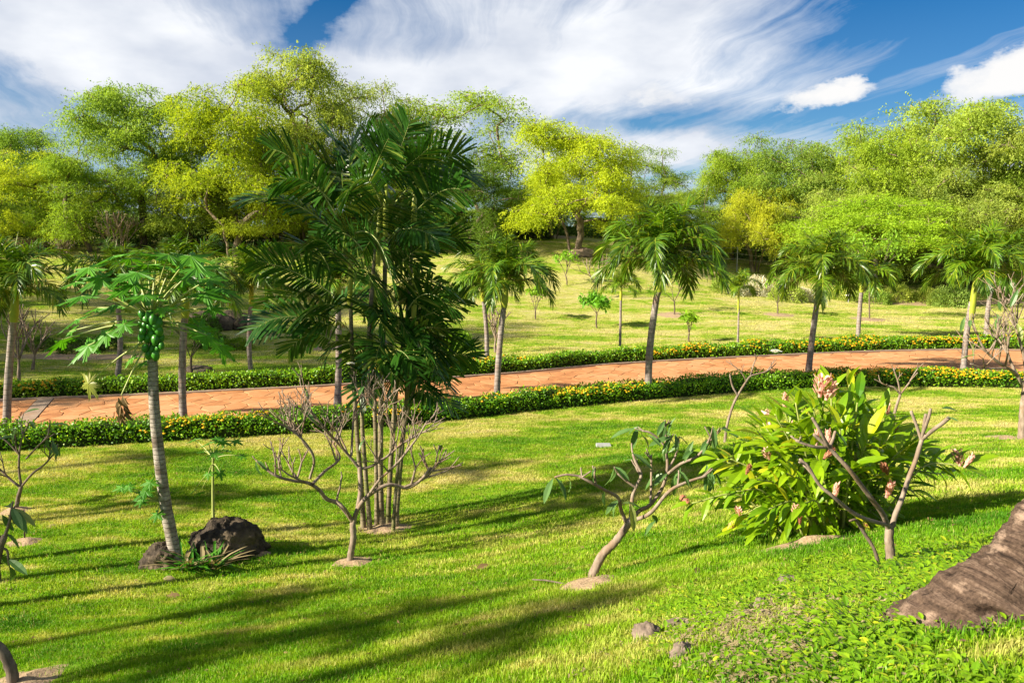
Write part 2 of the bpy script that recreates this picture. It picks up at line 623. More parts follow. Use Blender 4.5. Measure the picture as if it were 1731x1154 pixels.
def make_materials():
    M = {}
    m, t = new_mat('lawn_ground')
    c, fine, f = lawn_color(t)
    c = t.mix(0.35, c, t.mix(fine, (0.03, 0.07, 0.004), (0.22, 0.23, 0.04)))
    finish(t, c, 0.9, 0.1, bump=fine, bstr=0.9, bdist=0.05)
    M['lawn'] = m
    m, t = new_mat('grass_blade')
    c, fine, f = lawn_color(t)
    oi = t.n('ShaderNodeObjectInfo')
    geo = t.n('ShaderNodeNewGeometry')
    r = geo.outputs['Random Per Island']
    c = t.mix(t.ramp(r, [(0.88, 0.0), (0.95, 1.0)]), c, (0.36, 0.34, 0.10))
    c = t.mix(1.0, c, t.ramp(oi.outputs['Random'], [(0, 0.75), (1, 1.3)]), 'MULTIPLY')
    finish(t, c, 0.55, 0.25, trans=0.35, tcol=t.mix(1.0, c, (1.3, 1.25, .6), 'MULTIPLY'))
    M['blade'] = m
    M['weed'] = leaf_mat('ground_cover_leaf', (0.090, 0.232, 0.005), (0.255, 0.420, 0.010), (0.390, 0.450, 0.020), trans=0.4)
    M['weed_dry'] = leaf_mat('dry_ground_cover', (0.22, 0.17, 0.08), (0.36, 0.30, 0.16), None, trans=0.3)
    M['manila'] = leaf_mat('manila_palm_leaf', (0.031, 0.095, 0.004), (0.105, 0.196, 0.007), (0.184, 0.238, 0.010), trans=0.35, rough=0.38, spec=0.45, tint=True)
    M['clump'] = leaf_mat('clump_palm_leaf', (0.014, 0.060, 0.008), (0.039, 0.127, 0.011), (0.16, 0.22, 0.035), trans=0.28, rough=0.36, spec=0.5)  # pale third colour paints sunlit leaflets into the dark crown
    M['papaya'] = leaf_mat('papaya_leaf', (0.033, 0.161, 0.007), (0.105, 0.308, 0.010), None, trans=0.4, rough=0.5)
    M['papaya_old'] = leaf_mat('papaya_leaf_yellowing', (0.140, 0.196, 0.028), (0.308, 0.308, 0.056), None, trans=0.4)
    M['dead_leaf'] = leaf_mat('dead_leaf', (0.10, 0.065, 0.03), (0.22, 0.15, 0.07), None, trans=0.15, rough=0.8, spec=0.1)
    M['petiole'] = leaf_mat('petiole', (0.192, 0.240, 0.060), (0.336, 0.360, 0.108), None, trans=0.0)
    M['fruit'] = leaf_mat('papaya_fruit', (0.026, 0.130, 0.013), (0.052, 0.221, 0.018), None, trans=0.0, rough=0.35)
    M['ginger'] = leaf_mat('ginger_leaf', (0.075, 0.205, 0.005), (0.31, 0.46, 0.008), (0.52, 0.52, 0.02), trans=0.45, rough=0.35, spec=0.45)  # yellow third colour imitates leaves caught by the sun
    M['pink'] = leaf_mat('ginger_flower', (0.70, 0.34, 0.27), (0.80, 0.50, 0.42), None, trans=0.3)
    M['pink_old'] = leaf_mat('ginger_flower_old', (0.30, 0.10, 0.06), (0.42, 0.20, 0.12), None, trans=0.2)
    M['plum_leaf'] = leaf_mat('frangipani_leaf', (0.042, 0.119, 0.025), (0.119, 0.210, 0.056), (0.224, 0.266, 0.070), trans=0.3, rough=0.4)
    M['white'] = leaf_mat('white_flower', (0.75, 0.75, 0.70), (0.82, 0.82, 0.8), None, trans=0.3)
    M['hedge'] = leaf_mat('hedge_leaf', (0.062, 0.210, 0.005), (0.219, 0.420, 0.010), (0.375, 0.540, 0.015), trans=0.38, nscale=0.9)
    M['hedge_core'] = leaf_mat('hedge_twigs', (0.015, 0.028, 0.006), (0.03, 0.045, 0.01), None, trans=0.0, rough=0.9, spec=0.05)
    M['yellow'] = leaf_mat('lantana_flower', (0.675, 0.324, 0.009), (0.765, 0.495, 0.018), None, trans=0.2)
    M['tree'] = leaf_mat('tree_foliage', (0.090, 0.185, 0.022), (0.43, 0.545, 0.060), None, trans=0.5, rough=0.6, spec=0.15, nscale=0.8, tint=True, vary=0.18)
    M['shrub'] = leaf_mat('shrub_foliage', (0.085, 0.162, 0.020), (0.221, 0.323, 0.051), None, trans=0.35, rough=0.6, spec=0.2, tint=True)
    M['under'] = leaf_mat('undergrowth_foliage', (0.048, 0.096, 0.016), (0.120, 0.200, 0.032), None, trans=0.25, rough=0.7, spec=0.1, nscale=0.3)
    M['tree_bark'] = bark_mat('tree_bark', (0.066, 0.050, 0.036), (0.180, 0.138, 0.096), 5, (0.288, 0.216, 0.144))
    M['plum_bark'] = bark_mat('frangipani_bark', (0.134, 0.098, 0.072), (0.278, 0.221, 0.170), 16, (0.196, 0.128, 0.076), bstr=0.4)
    M['plum_dark'] = bark_mat('frangipani_bark_dark', (0.078, 0.061, 0.048), (0.195, 0.150, 0.117), 16, (0.143, 0.098, 0.065), bstr=0.4)
    M['palm_bark'] = bark_mat('palm_trunk', (0.145, 0.119, 0.107), (0.290, 0.252, 0.226), 14, (0.214, 0.154, 0.124), rings=8.0, bstr=0.5)
    M['clump_bark'] = bark_mat('clump_palm_stem', (0.112, 0.087, 0.053), (0.252, 0.210, 0.133), 12, (0.126, 0.140, 0.042), rings=7.0, bstr=0.4)
    M['shaft'] = leaf_mat('crownshaft', (0.182, 0.238, 0.021), (0.336, 0.350, 0.028), None, trans=0.0, rough=0.45, nscale=6)
    M['papaya_bark'] = bark_mat('papaya_trunk', (0.184, 0.156, 0.132), (0.345, 0.310, 0.264), 20, (0.126, 0.098, 0.075), rings=16.0, bstr=0.7, stretch=(1, 1, 1))
    M['coconut'] = bark_mat('coconut_trunk', (0.038, 0.024, 0.016), (0.176, 0.115, 0.084), 11, (0.297, 0.203, 0.146), bstr=1.0, stretch=(1, 1, 2.2), bdist=0.03, flecks=17)
    M['rock'] = bark_mat('lava_rock', (0.019, 0.015, 0.012), (0.087, 0.066, 0.046), 9, (0.137, 0.104, 0.065), bstr=1.0, stretch=(1, 1, 1), bdist=0.06)
    M['stone'] = bark_mat('pale_stone', (0.09, 0.07, 0.055), (0.22, 0.17, 0.13), 14, (0.15, 0.13, 0.07), bstr=0.8, stretch=(1, 1, 1))
    M['boulder'] = bark_mat('boulder_stone', (0.16, 0.11, 0.075), (0.27, 0.20, 0.14), 3, (0.16, 0.12, 0.09), bstr=0.8, stretch=(1, 1, 1))
    M['soil'] = bark_mat('soil', (0.210, 0.140, 0.084), (0.392, 0.287, 0.182), 30, (0.336, 0.252, 0.140), bstr=0.9, stretch=(1, 1, 1))
    M['concrete'] = bark_mat('concrete', (0.224, 0.160, 0.116), (0.320, 0.240, 0.180), 8, (0.272, 0.176, 0.120), bstr=0.2, stretch=(1, 1, 1))
    M['joint'] = bark_mat('path_joint', (0.19, 0.085, 0.04), (0.27, 0.125, 0.065), 20, None, bstr=0.3, stretch=(1, 1, 1))
    M['lid'] = bark_mat('pale_plastic', (0.24, 0.25, 0.24), (0.32, 0.33, 0.32), 8, None, bstr=0.1)
    M['metal'] = bark_mat('grey_metal', (0.22, 0.22, 0.21), (0.34, 0.34, 0.32), 6, None, bstr=0.1)
    m, t = new_mat('coconut_bark')
    uv = t.n('ShaderNodeUVMap', uv_map='bark')
    geo = t.n('ShaderNodeNewGeometry')
    rings = t.noise(t.mapping(uv.outputs[0], sc=(2.2, 34, 1)), 1.0, 6, 0.7, 0.6)
    crack = t.noise(t.mapping(uv.outputs[0], sc=(16, 3.5, 1)), 1.0, 5, 0.65)
    patch = t.noise(t.mapping(uv.outputs[0], sc=(5, 9, 1), loc=(3, 1, 0)), 1.0, 6, 0.7)
    grain = t.noise(geo.outputs['Position'], 60, 4, 0.7)
    c = t.ramp(t.m('ADD', t.m('MULTIPLY', rings, 0.65), t.m('MULTIPLY', grain, 0.35)), [(0.36, (0.024, 0.016, 0.012)), (0.50, (0.095, 0.062, 0.044)), (0.64, (0.185, 0.130, 0.096))])
    c = t.mix(t.ramp(patch, [(0.54, 0), (0.62, 0.8)]), c, (0.29, 0.205, 0.15))
    c = t.mix(t.ramp(patch, [(0.33, 0.9), (0.40, 0.0)]), c, (0.022, 0.014, 0.010))
    c = t.mix(t.ramp(crack, [(0.30, 0.8), (0.37, 0.0)]), c, (0.018, 0.011, 0.008))
    h = t.m('ADD', t.m('MULTIPLY', rings, 1.0), t.m('ADD', t.m('MULTIPLY', t.ramp(crack, [(0.30, 0), (0.38, 1)]), 0.7), t.m('MULTIPLY', grain, 0.3)))
    finish(t, c, 0.9, 0.12, bump=h, bstr=1.0, bdist=0.03)
    M['coconut'] = m
    m, t = new_mat('path_stone')
    geo = t.n('ShaderNodeNewGeometry')
    oi = t.n('ShaderNodeObjectInfo')
    a = t.noise(geo.outputs['Position'], 3.0, 6, 0.65)
    b = t.noise(geo.outputs['Position'], 0.35, 3)
    rnd = t.m('FRACT', t.m('ADD', t.m('MULTIPLY', geo.outputs['Random Per Island'], 3.7), oi.outputs['Random']))
    f = t.m('ADD', t.m('MULTIPLY', a, 0.7), t.m('ADD', t.m('MULTIPLY', b, 0.45), t.m('MULTIPLY', rnd, 0.25)))
    c = t.ramp(f, [(0.40, (0.25, 0.095, 0.034)), (0.62, (0.39, 0.172, 0.066)), (0.85, (0.47, 0.245, 0.115))])
    finish(t, c, 0.75, 0.25, bump=t.noise(geo.outputs['Position'], 18, 4, 0.6), bstr=0.35, bdist=0.01)
    M['path'] = m
    return M


M = make_materials()
# ------------------------------------------------------------------ the line of the path and its two hedges
HEDGE_H = 0.45


def _curve(pxs, z, grid):
    q = np.array([tuple(PZ(a, b, z))[:2] for a, b in pxs])
    q = q[np.argsort(q[:, 0])]
    sl0 = (q[1, 1] - q[0, 1]) / (q[1, 0] - q[0, 0])
    y = np.interp(grid, q[:, 0], q[:, 1])
    y = np.where(grid < q[0, 0], q[0, 1] + (grid - q[0, 0]) * sl0 * 0.6, y)
    k = np.hanning(17)
    k /= k.sum()
    return np.convolve(np.pad(y, 8, mode='edge'), k, mode='valid')


GX = np.arange(-34, 44.01, 0.25)
NF = _curve(((-120, 772), (0, 764), (250, 748), (500, 735), (750, 713), (900, 695), (1100, 676), (1300, 659), (1450, 653), (1731, 656), (1900, 664)), 0.0, GX)
NB = _curve(((-120, 726), (17, 722), (101, 716), (231, 707), (361, 699), (500, 690), (650, 682), (796, 671), (885, 660), (972, 651), (1044, 644), (1140, 638),
             (1250, 632), (1358, 627), (1476, 620), (1621, 622), (1720, 630), (1900, 640)), HEDGE_H, GX)
PF = _curve(((-120, 684), (17, 678), (144, 673), (289, 667), (404, 661), (500, 657), (776, 639), (885, 631), (1001, 619), (1140, 610.5), (1378, 599), (1509, 594),
             (1641, 592), (1731, 593), (1900, 597)), 0.0, GX)
FB = _curve(((-120, 655), (29, 650), (289, 636), (433, 631), (796, 610.5), (1001, 592), (1140, 584.5), (1345, 572), (1509, 567), (1641, 567), (1800, 568)), HEDGE_H, GX)
NB = np.maximum(NB, NF + 0.75)
FB = np.maximum(FB, PF + 0.9)

_hts0 = hts


def hts(x, y):
    z = _hts0(x, y)
    x = np.asarray(x, float)
    y = np.asarray(y, float)
    lo = np.interp(x, GX, NF) - 0.4
    hi = np.interp(x, GX, FB) + 0.4
    d = np.maximum(np.maximum(lo - y, y - hi), 0) / 2.5
    w = np.clip(1 - d, 0, 1)
    w = w * w * (3 - 2 * w)
    w = w * np.clip((44 - np.abs(x)) / 8, 0, 1)
    return z * (1 - w)


# ------------------------------------------------------------------ ground sheet
def build_ground():
    def axis(segs):
        out = []
        for a, b, n in segs:
            out += list(np.linspace(a, b, n, endpoint=False))
        return np.array(out + [segs[-1][1]])
    xs = axis(((-700, -90, 12), (-90, -34, 40), (-34, 34, 260), (34, 90, 40), (90, 700, 12)))
    ys = axis(((-200, -20, 10), (-20, 1, 40), (1, 16, 130), (16, 70, 200), (70, 120, 40), (120, 900, 14)))
    Xg, Yg = np.meshgrid(xs, ys)
    Zg = hts(Xg, Yg)
    nz = np.array([noise.noise((a * 0.9, b * 0.9, 0)) * 0.6 + noise.noise((a * 2.7, b * 2.7, 3)) * 0.3 for a, b in zip(Xg.ravel(), Yg.ravel())]).reshape(Xg.shape)
    inpath = (Yg > np.interp(Xg, GX, NF) - 0.3) & (Yg < np.interp(Xg, GX, FB) + 0.3)
    Zg = Zg + np.where(inpath, 0, nz * 0.022)
    V = np.stack([Xg, Yg, Zg], -1).reshape(-1, 3)
    nx = len(xs)
    i, j = np.meshgrid(np.arange(len(ys) - 1), np.arange(nx - 1), indexing='ij')
    a = (i * nx + j).ravel()
    F = np.stack([a, a + 1, a + nx + 1, a + nx], 1)
    link('lawn', npmesh('lawn', V, F, M['lawn'], True), kind='structure')


build_ground()


# ------------------------------------------------------------------ path of irregular stamped slabs
def build_path():
    nx = len(GX)
    V, F = [], []
    for k in range(nx):
        V += [(GX[k], NB[k] - 0.35, 0.012), (GX[k], PF[k] + 0.25, 0.012)]
        if k:
            b = 2 * k
            F.append((b - 2, b, b + 1, b - 1))
    path = link('path', npmesh('path_bed', V, F, M['joint']), kind='structure')

    def clip(poly, n, c):
        out = []
        m = len(poly)
        for i in range(m):
            a, b = poly[i], poly[(i + 1) % m]
            da, db = n[0] * a[0] + n[1] * a[1] - c, n[0] * b[0] + n[1] * b[1] - c
            if da <= 0:
                out.append(a)
            if da * db < 0:
                u = da / (da - db)
                out.append((a[0] + (b[0] - a[0]) * u, a[1] + (b[1] - a[1]) * u))
        return out
    r = random.Random(3)
    sx, sy = 0.62, 0.50
    pts = {}
    for i in range(int(-15 / sx), int(27 / sx)):
        for j in range(int(15 / sy), int(37 / sy)):
            pts[(i, j)] = ((i + 0.5 * (j % 2) + r.uniform(-.38, .38)) * sx, (j + r.uniform(-.38, .38)) * sy)
    band = (P(60, 695, 20.6).x, 20.6)
    cells = []
    b0, b1 = PZ(38, 718, 0), PZ(78, 675, 0)
    bd = Vector((b1.x - b0.x, b1.y - b0.y)).normalized()
    bn = Vector((bd.y, -bd.x))
    for (i, j), (x, y) in pts.items():
        lo, hi = np.interp(x, GX, NB) - 0.3, np.interp(x, GX, PF) - 0.02
        if not (lo < y < hi):
            continue
        poly = [(x - 1, y - 1), (x + 1, y - 1), (x + 1, y + 1), (x - 1, y + 1)]
        for di in (-2, -1, 0, 1, 2):
            for dj in (-2, -1, 0, 1, 2):
                q = pts.get((i + di, j + dj))
                if q is None or (di == 0 and dj == 0):
                    continue
                n = (q[0] - x, q[1] - y)
                L = math.hypot(*n)
                n = (n[0] / L, n[1] / L)
                c = n[0] * (x + q[0]) / 2 + n[1] * (y + q[1]) / 2 - 0.007
                poly = clip(poly, n, c)
        # far edge of the path
        e = 0.3
        ya, yb = np.interp(x - e, GX, PF), np.interp(x + e, GX, PF)
        n = Vector((-(yb - ya), 2 * e)).normalized()
        poly = clip(poly, n, n.dot(Vector((x, (ya + yb) / 2))) - 0.02)
        # pale cross band
        s = bn.dot(Vector((x, y)) - Vector((b0.x, b0.y)))
        if s >= 0.0:
            poly = clip(poly, -bn, -(bn.dot(Vector((b0.x, b0.y))) + 0.22))
        else:
            poly = clip(poly, bn, bn.dot(Vector((b0.x, b0.y))) - 0.22)
        if len(poly) < 3:
            continue
        cx = sum(p[0] for p in poly) / len(poly)
        cy = sum(p[1] for p in poly) / len(poly)
        if max(math.hypot(p[0] - cx, p[1] - cy) for p in poly) < 0.08:
            continue
        cells.append((cy, cx, poly))

    def slab(mb, poly, ox, oy, h):
        n = len(poly)
        cx = sum(p[0] for p in poly) / n
        cy = sum(p[1] for p in poly) / n
        vs, ti = [], (r.uniform(-.006, .006), r.uniform(-.006, .006))
        for (x, y) in poly:
            vs.append((x - ox, y - oy, 0.0))
        for (x, y) in poly:
            vs.append((x - ox, y - oy, h - 0.007))
        for (x, y) in poly:
            a = 0.93
            vs.append((cx + (x - cx) * a - ox, cy + (y - cy) * a - oy, h + (x - cx) * ti[0] + (y - cy) * ti[1]))
        fs = [tuple(2 * n + k for k in range(n))]
        for k in range(n):
            k2 = (k + 1) % n
            fs += [(k, k2, n + k2, n + k), (n + k, n + k2, 2 * n + k2, 2 * n + k)]
        mb.add(vs, fs)

    def vis(c):
        px = W0 / 2 + c[1] / c[0] * F0
        return -80 < px < 1810
    vis_c = [c for c in cells if vis(c)]
    vis_c.sort(key=lambda c: c[0])
    rest = MB()
    for k, (cy, cx, poly) in enumerate(vis_c):
        # winding upward
        ar = sum(poly[i][0] * poly[(i + 1) % len(poly)][1] - poly[(i + 1) % len(poly)][0] * poly[i][1] for i in range(len(poly)))
        if ar < 0:
            poly = poly[::-1]
        h = 0.022 + r.uniform(-.003, .003)
        if k < 290:
            mb = MB()
            slab(mb, poly, cx, cy, h)
            link('paving_stone', mb.mesh('paving_stone', M['path'], smooth=False), path, (cx, cy, 0.008))
        else:
            slab(rest, poly, 0, 0, h)
    link('paving', rest.mesh('paving', M['path'], smooth=False), path, (0, 0, 0.008), kind='stuff')
    # pale cross band and edging strip
    mb = MB()
    A = Vector((b0.x, b0.y)) - bd * 0.9
    B = Vector((b1.x, b1.y)) + bd * 0.2
    w = bn * 0.2
    q = [A - w, A + w, B + w, B - w]
    vs = [(p.x, p.y, 0.0) for p in q] + [(p.x, p.y, 0.042) for p in q]
    mb.add(vs, [(4, 5, 6, 7), (0, 1, 5, 4), (1, 2, 6, 5), (2, 3, 7, 6), (3, 0, 4, 7)])
    link('concrete_band', mb.mesh('concrete_band', M['concrete'], False), path)
    mb = MB()
    vs, fs = [], []
    for k in range(nx):
        for (dy, z) in ((0.0, 0.0), (0.0, 0.055), (0.20, 0.055), (0.20, 0.0)):
            vs.append((GX[k], PF[k] + dy, z))
        if k:
            b = 4 * k
            for e in range(3):
                fs.append((b - 4 + e, b + e, b + e + 1, b - 4 + e + 1))
    mb.add(vs, fs)
    kerb = link('kerb', mb.mesh('kerb', M['concrete'], False), kind='structure')


build_path()


# ------------------------------------------------------------------ flowering hedges
def hedge(label, fy, by, x0, x1, nleaf, nflow, seed, lsize, fbias):
    r = np.random.RandomState(seed)
    xs = np.arange(x0, x1, 0.25)
    f = np.interp(xs, GX, fy)
    b = np.interp(xs, GX, by)
    root = thing('flowering_hedge', label, 'hedge', (float(xs[len(xs) // 2]), float(f[len(xs) // 2]), 0.0), 'low hedges along the path')
    off = np.array(root.location)

    def surf(x, u):
        """point and outward normal on the clipped bank: u 0..1 runs front foot, top, back foot"""
        ff = np.interp(x, GX, fy)
        bb = np.interp(x, GX, by)
        ww = bb - ff
        a = np.pi * u
        cy = np.sign(np.cos(a)) * np.abs(np.cos(a)) ** 0.45
        sz = np.abs(np.sin(a)) ** 0.5
        lump = np.array([noise.noise((p * 0.8, q * 2.2, seed)) * .30 + noise.noise((p * 2.6, q * 5, seed + 5)) * .22 for p, q in zip(x, u)])
        h = HEDGE_H * (1 + lump)
        y = ff + ww * 0.5 - cy * ww * 0.5 * (1 + lump * 0.35)
        p = np.stack([x, y, h * sz], -1)
        n = np.stack([np.zeros_like(x), -np.cos(a), np.sin(a) * 1.0], -1)
        return p, unit(n)
    # inner mass of twigs
    us = np.linspace(0, 1, 12)
    Xg, Ug = np.meshgrid(xs, us, indexing='ij')
    p, n = surf(Xg.ravel(), Ug.ravel())
    p = p - n * 0.06
    p[:, 2] = np.maximum(p[:, 2], 0.0)
    m = len(us)
    i, j = np.meshgrid(np.arange(len(xs) - 1), np.arange(m - 1), indexing='ij')
    a = (i * m + j).ravel()
    F = np.stack([a, a + m, a + m + 1, a + 1], 1)
    link('stems', npmesh('hedge_stems', p - off, F, M['hedge_core'], True), root)
    # weight towards the part in view: size grows with distance
    x = r.uniform(x0, x1, nleaf)
    u = r.uniform(0.0, 0.98, nleaf) ** 1.15
    p, n = surf(x, u)
    p = p + n * r.normal(0, 0.022, (nleaf, 1)) + r.normal(0, 0.02, (nleaf, 3))
    p[:, 2] = np.maximum(p[:, 2], 0.01)
    d = unit(n * 0.5 + r.normal(0, 0.6, (nleaf, 3)) + np.array([0, 0, 0.25]))
    up = unit(n + r.normal(0, 0.35, (nleaf, 3)))
    s = r.uniform(0.7, 1.3, nleaf) * lsize
    V, F = leaf_quads(p, d, up, s, s * 0.62)
    link('foliage', npmesh('hedge_foliage', V - off, F, M['hedge'], False), root, kind='stuff')
    # flower heads
    mb = MB()
    rr = random.Random(seed)
    cnt = 0
    tries = 0
    cand_x = r.uniform(x0, x1, nflow * 12)
    cand_u = r.uniform(0.10, 0.85, nflow * 12)
    pp, nn = surf(cand_x, cand_u)
    for x_, u_, p_, n_ in zip(cand_x, cand_u, pp, nn):
        dens = noise.noise((x_ * 0.55, u_ * 1.5, seed + 20)) + 0.5 * noise.noise((x_ * 1.9, u_ * 3, seed + 31)) + fbias(x_)
        if dens < 0.12 or rr.random() > 0.35 + dens:
            continue
        c = Vector(p_) + Vector(n_) * rr.uniform(0.01, 0.05) - Vector(root.location)
        R_ = rr.uniform(0.03, 0.055) * lsize / 0.065
        vs = [c + Vector((0, 0, R_ * 0.55))]
        for k in range(5):
            a_ = k * 2 * math.pi / 5
            vs.append(c + Vector((math.cos(a_) * R_, math.sin(a_) * R_, rr.uniform(-.4, .2) * R_)))
        vs.append(c - Vector((0, 0, R_ * 0.6)))
        mb.add(vs, [(0, 1 + k, 1 + (k + 1) % 5) for k in range(5)] + [(6, 1 + (k + 1) % 5, 1 + k) for k in range(5)])
        cnt += 1
        if cnt >= nflow:
            break
    link('flowers', mb.mesh('hedge_flowers', M['yellow'], False), root, kind='stuff')


hedge('low clipped hedge with yellow flowers on the near side of the red path', NF, NB, -14.5, 21.5, 36000, 1050, 4, 0.062, lambda x: -0.02 + 0.006 * x)
hedge('low clipped hedge with yellow flowers on the far side of the red path', PF + 0.22, FB, -19, 26.5, 36000, 1300, 9, 0.072,
      lambda x: -0.22 + 0.022 * (x + 6))


# ------------------------------------------------------------------ palms
def frond(mb, pts, n, LL, w, vee=0.35, droop=0.5, tip=0.05, r0=0.014, start=0.12, jit=0.10, r=rng, a0=72, a1=26, mid=0.9, nseg=3, hint=None, roll=0.0):
    pts = smooth_poly(pts, 16)
    mb.cur = 1
    mb.tube(pts, [r0 * (1 - 0.85 * i / 15) for i in range(16)], 4, r=r)
    mb.cur = 0
    hz_ = hint or Vector((pts[-1].x - pts[0].x, pts[-1].y - pts[0].y, 0))
    if hz_.length < 1e-3:
        hz_ = Vector((1, 0, 0))
    hside = Vector((0, 0, 1)).cross(hz_).normalized() * -1
    for i in range(n):
        s = start + (1 - start) * (i + r.uniform(-.3, .3)) / max(1, n - 1)
        s = min(0.995, max(0.02, s))
        k = min(14, int(s * 15))
        p = pts[k].lerp(pts[k + 1], s * 15 - k)
        T = (pts[k + 1] - pts[k]).normalized()
        side = T.cross(Vector((0, 0, 1)))
        side = (side + hside * 0.35) if side.dot(hside) >= 0 else (-side + hside * 0.35)
        side = (side - T * side.dot(T)).normalized()
        N = side.cross(T)
        if N.z < 0 and abs(T.z) < 0.98:
            N = -N
        if roll:
            side, N = side * math.cos(roll) + N * math.sin(roll), N * math.cos(roll) - side * math.sin(roll)
        prof = 0.42 + 0.58 * math.sin(math.pi * min(1.0, 0.12 + s * 0.80)) if s < 0.9 else 0.42 + 0.58 * math.sin(math.pi * 0.84) * (1 - (s - 0.9) * 3.5)
        for sg in (-1, 1):
            a = math.radians(a0 + (a1 - a0) * s + r.uniform(-9, 9))
            d = T * math.cos(a) + side * sg * math.sin(a) + N * (vee + r.uniform(-jit, jit) * 2)
            L = LL * prof * r.uniform(0.85, 1.12)
            mb.strip(p, d, T + N * r.uniform(-.3, .3) * sg, L, w * r.uniform(0.8, 1.15) * (0.55 + 0.45 * prof), droop * r.uniform(0.6, 1.4), tip, nseg, mid)


def make_manila_fronds():
    out = []
    for k, (e0, arch, ln) in enumerate(((84, 60, 0.8), (74, 120, 1.0), (62, 130, 1.05), (50, 128, 1.05), (36, 112, 1.0), (22, 98, .95))):
        for v in range(2):
            r = random.Random(40 + k * 7 + v)
            pts = [Vector((0, 0, 0))]
            az = 0.0
            tw = r.uniform(-0.18, 0.18)
            for i in range(12):
                s = (i + 1) / 12
                e = math.radians(max(-80, e0 - arch * s ** 1.7))
                az += tw / 12
                pts.append(pts[-1] + Vector((math.cos(e) * math.cos(az), math.cos(e) * math.sin(az), math.sin(e))) * ln / 12)
            mb = MB()
            frond(mb, pts, 70, 0.29, 0.026, vee=0.45 if k < 4 else 0.2, droop=1.0, r0=0.010, start=0.08, jit=0.30, r=r, nseg=3, mid=0.95, tip=0.1)
            out.append(mb.mesh('manila_frond', [M['manila'], M['shaft']], False))
    # folded spear leaf
    mb = MB()
    r = random.Random(77)
    for i in range(26):
        p = Vector((0, 0, 0.02 * i))
        mb.strip(p, Vector((r.uniform(-.2, .2), r.uniform(-.2, .2), 1)), Vector((math.cos(i), math.sin(i), 0)), r.uniform(.2, .42), 0.022, 0.12)
    spear = mb.mesh('manila_spear', [M['manila']], False)
    return out, spear


MANILA, SPEAR = make_manila_fronds()


def manila(label, base, top, fl, r0, seed, nf=16, tint=(1, 1, 1), group='feather palms planted along the path', shaft=0.22):
    """base: foot of trunk, top: where the fronds leave the crown shaft"""
    r = random.Random(seed)
    r0 *= 0.68
    fl *= 0.82
    root = thing('feather_palm', label, 'palm tree', base, group)
    ax = Vector(top) - Vector(base)
    H = ax.length
    bend = Vector((r.uniform(-.03, .03), r.uniform(-.03, .03), 0)) * H
    pts = smooth_poly([Vector((0, 0, -0.12)), ax * 0.35 + bend, ax * 0.7 + bend * 0.6, ax * (1 - shaft)], 14)
    mb = MB()
    mb.tube(pts, [r0 * (1.45 if i == 0 else 1.25 if i == 1 else 1.08 - 0.02 * i) * r.uniform(.97, 1.03) for i in range(14)], 12, r=r)
    link('trunk', mb.mesh('palm_trunk', M['palm_bark']), root)
    mb = MB()
    e = ax.normalized()
    p0 = ax * (1 - shaft)
    mb.tube([p0 - e * 0.02, p0 + (ax - p0) * 0.2, p0 + (ax - p0) * 0.55, ax, ax + e * 0.12], [r0 * 0.95, r0 * 1.16, r0 * 1.02, r0 * 0.66, r0 * 0.3], 12, r=r)
    link('crownshaft', mb.mesh('palm_crownshaft', M['shaft']), root)
    o = link('spear_leaf', SPEAR, root, ax)
    o.scale = (fl * 0.9,) * 3
    o.color = tint + (1,)
    for i in range(nf):
        u = (i + 0.5) / nf
        k = min(5, int(u * 6.0))
        o = link('frond', MANILA[2 * k + r.randrange(2)], root, ax - e * 0.10 * u * fl)
        az = i * 2.39996 + r.uniform(-.25, .25)
        o.rotation_euler = (r.uniform(-.12, .12), r.uniform(-.14, .14), az)
        s = fl * r.uniform(0.9, 1.1)
        o.scale = (s, s, s)
        tn = r.uniform(0.8, 1.25)
        o.color = (tint[0] * tn, tint[1] * tn, tint[2], 1)
    return root


def palm_px(label, bpx, bpy, tpx, tpy, fl, r0, seed, far=False, z=0.0, Y=None, **kw):
    b = PZ(bpx, bpy, 0.0) if Y is None else ground_at(bpx, Y)
    t_ = P(tpx, tpy, b.y)
    manila(label, b, t_, fl, r0, seed, **kw)


warm = (1.5, 1.35, 1.2)
palm_px('feather palm with dark crown in the near hedge at the left edge of the view', 10, 738, 27, 486, 2.0, 0.125, 1)
palm_px('feather palm behind the papaya leaves, its dark trunk rising from the far hedge', 197, 645, 195, 470, 2.0, 0.12, 2)
palm_px('feather palm right of the papaya, tall grey trunk standing in the near hedge', 310, 722, 314, 482, 2.0, 0.13, 3)
palm_px('slim feather palm with yellow-green shaft on the far hedge left of the dark palm clump', 425, 640, 425, 478, 2.1, 0.11, 4)
palm_px('feather palm whose grey trunk rises just behind the left stems of the dark palm clump', 570, 690, 571, 470, 1.7, 0.125, 5)
palm_px('feather palm on the far hedge partly hidden behind its twin right of the palm clump', 823, 615, 815, 478, 2.0, 0.12, 6)
palm_px('leaning feather palm in the near hedge first to the right of the palm clump', 839, 688, 856, 470, 2.0, 0.125, 7, tint=(1.15, 1.15, 1))
palm_px('large leaning feather palm in the near hedge at the middle of the red path', 1095, 672, 1119, 440, 2.75, 0.15, 8, nf=19, tint=(1.1, 1.1, 1))
palm_px('small young feather palm on the far hedge beside the large leaning palm', 1048, 600, 1050, 480, 1.35, 0.075, 9, nf=11, tint=warm)
palm_px('very slender young feather palm with pale yellow stem on the far hedge', 1247, 584, 1249, 484, 1.35, 0.06, 10, nf=9, tint=(1.7, 1.45, 1.2), shaft=0.45)
palm_px('leaning feather palm in the near hedge behind the pink-flowered ginger bush', 1365, 640, 1388, 460, 2.4, 0.14, 11, nf=17, tint=(1.3, 1.2, 1))
palm_px('feather palm on the far hedge close to the right of the ginger bush palm', 1450, 575, 1458, 470, 2.3, 0.14, 12, tint=warm)
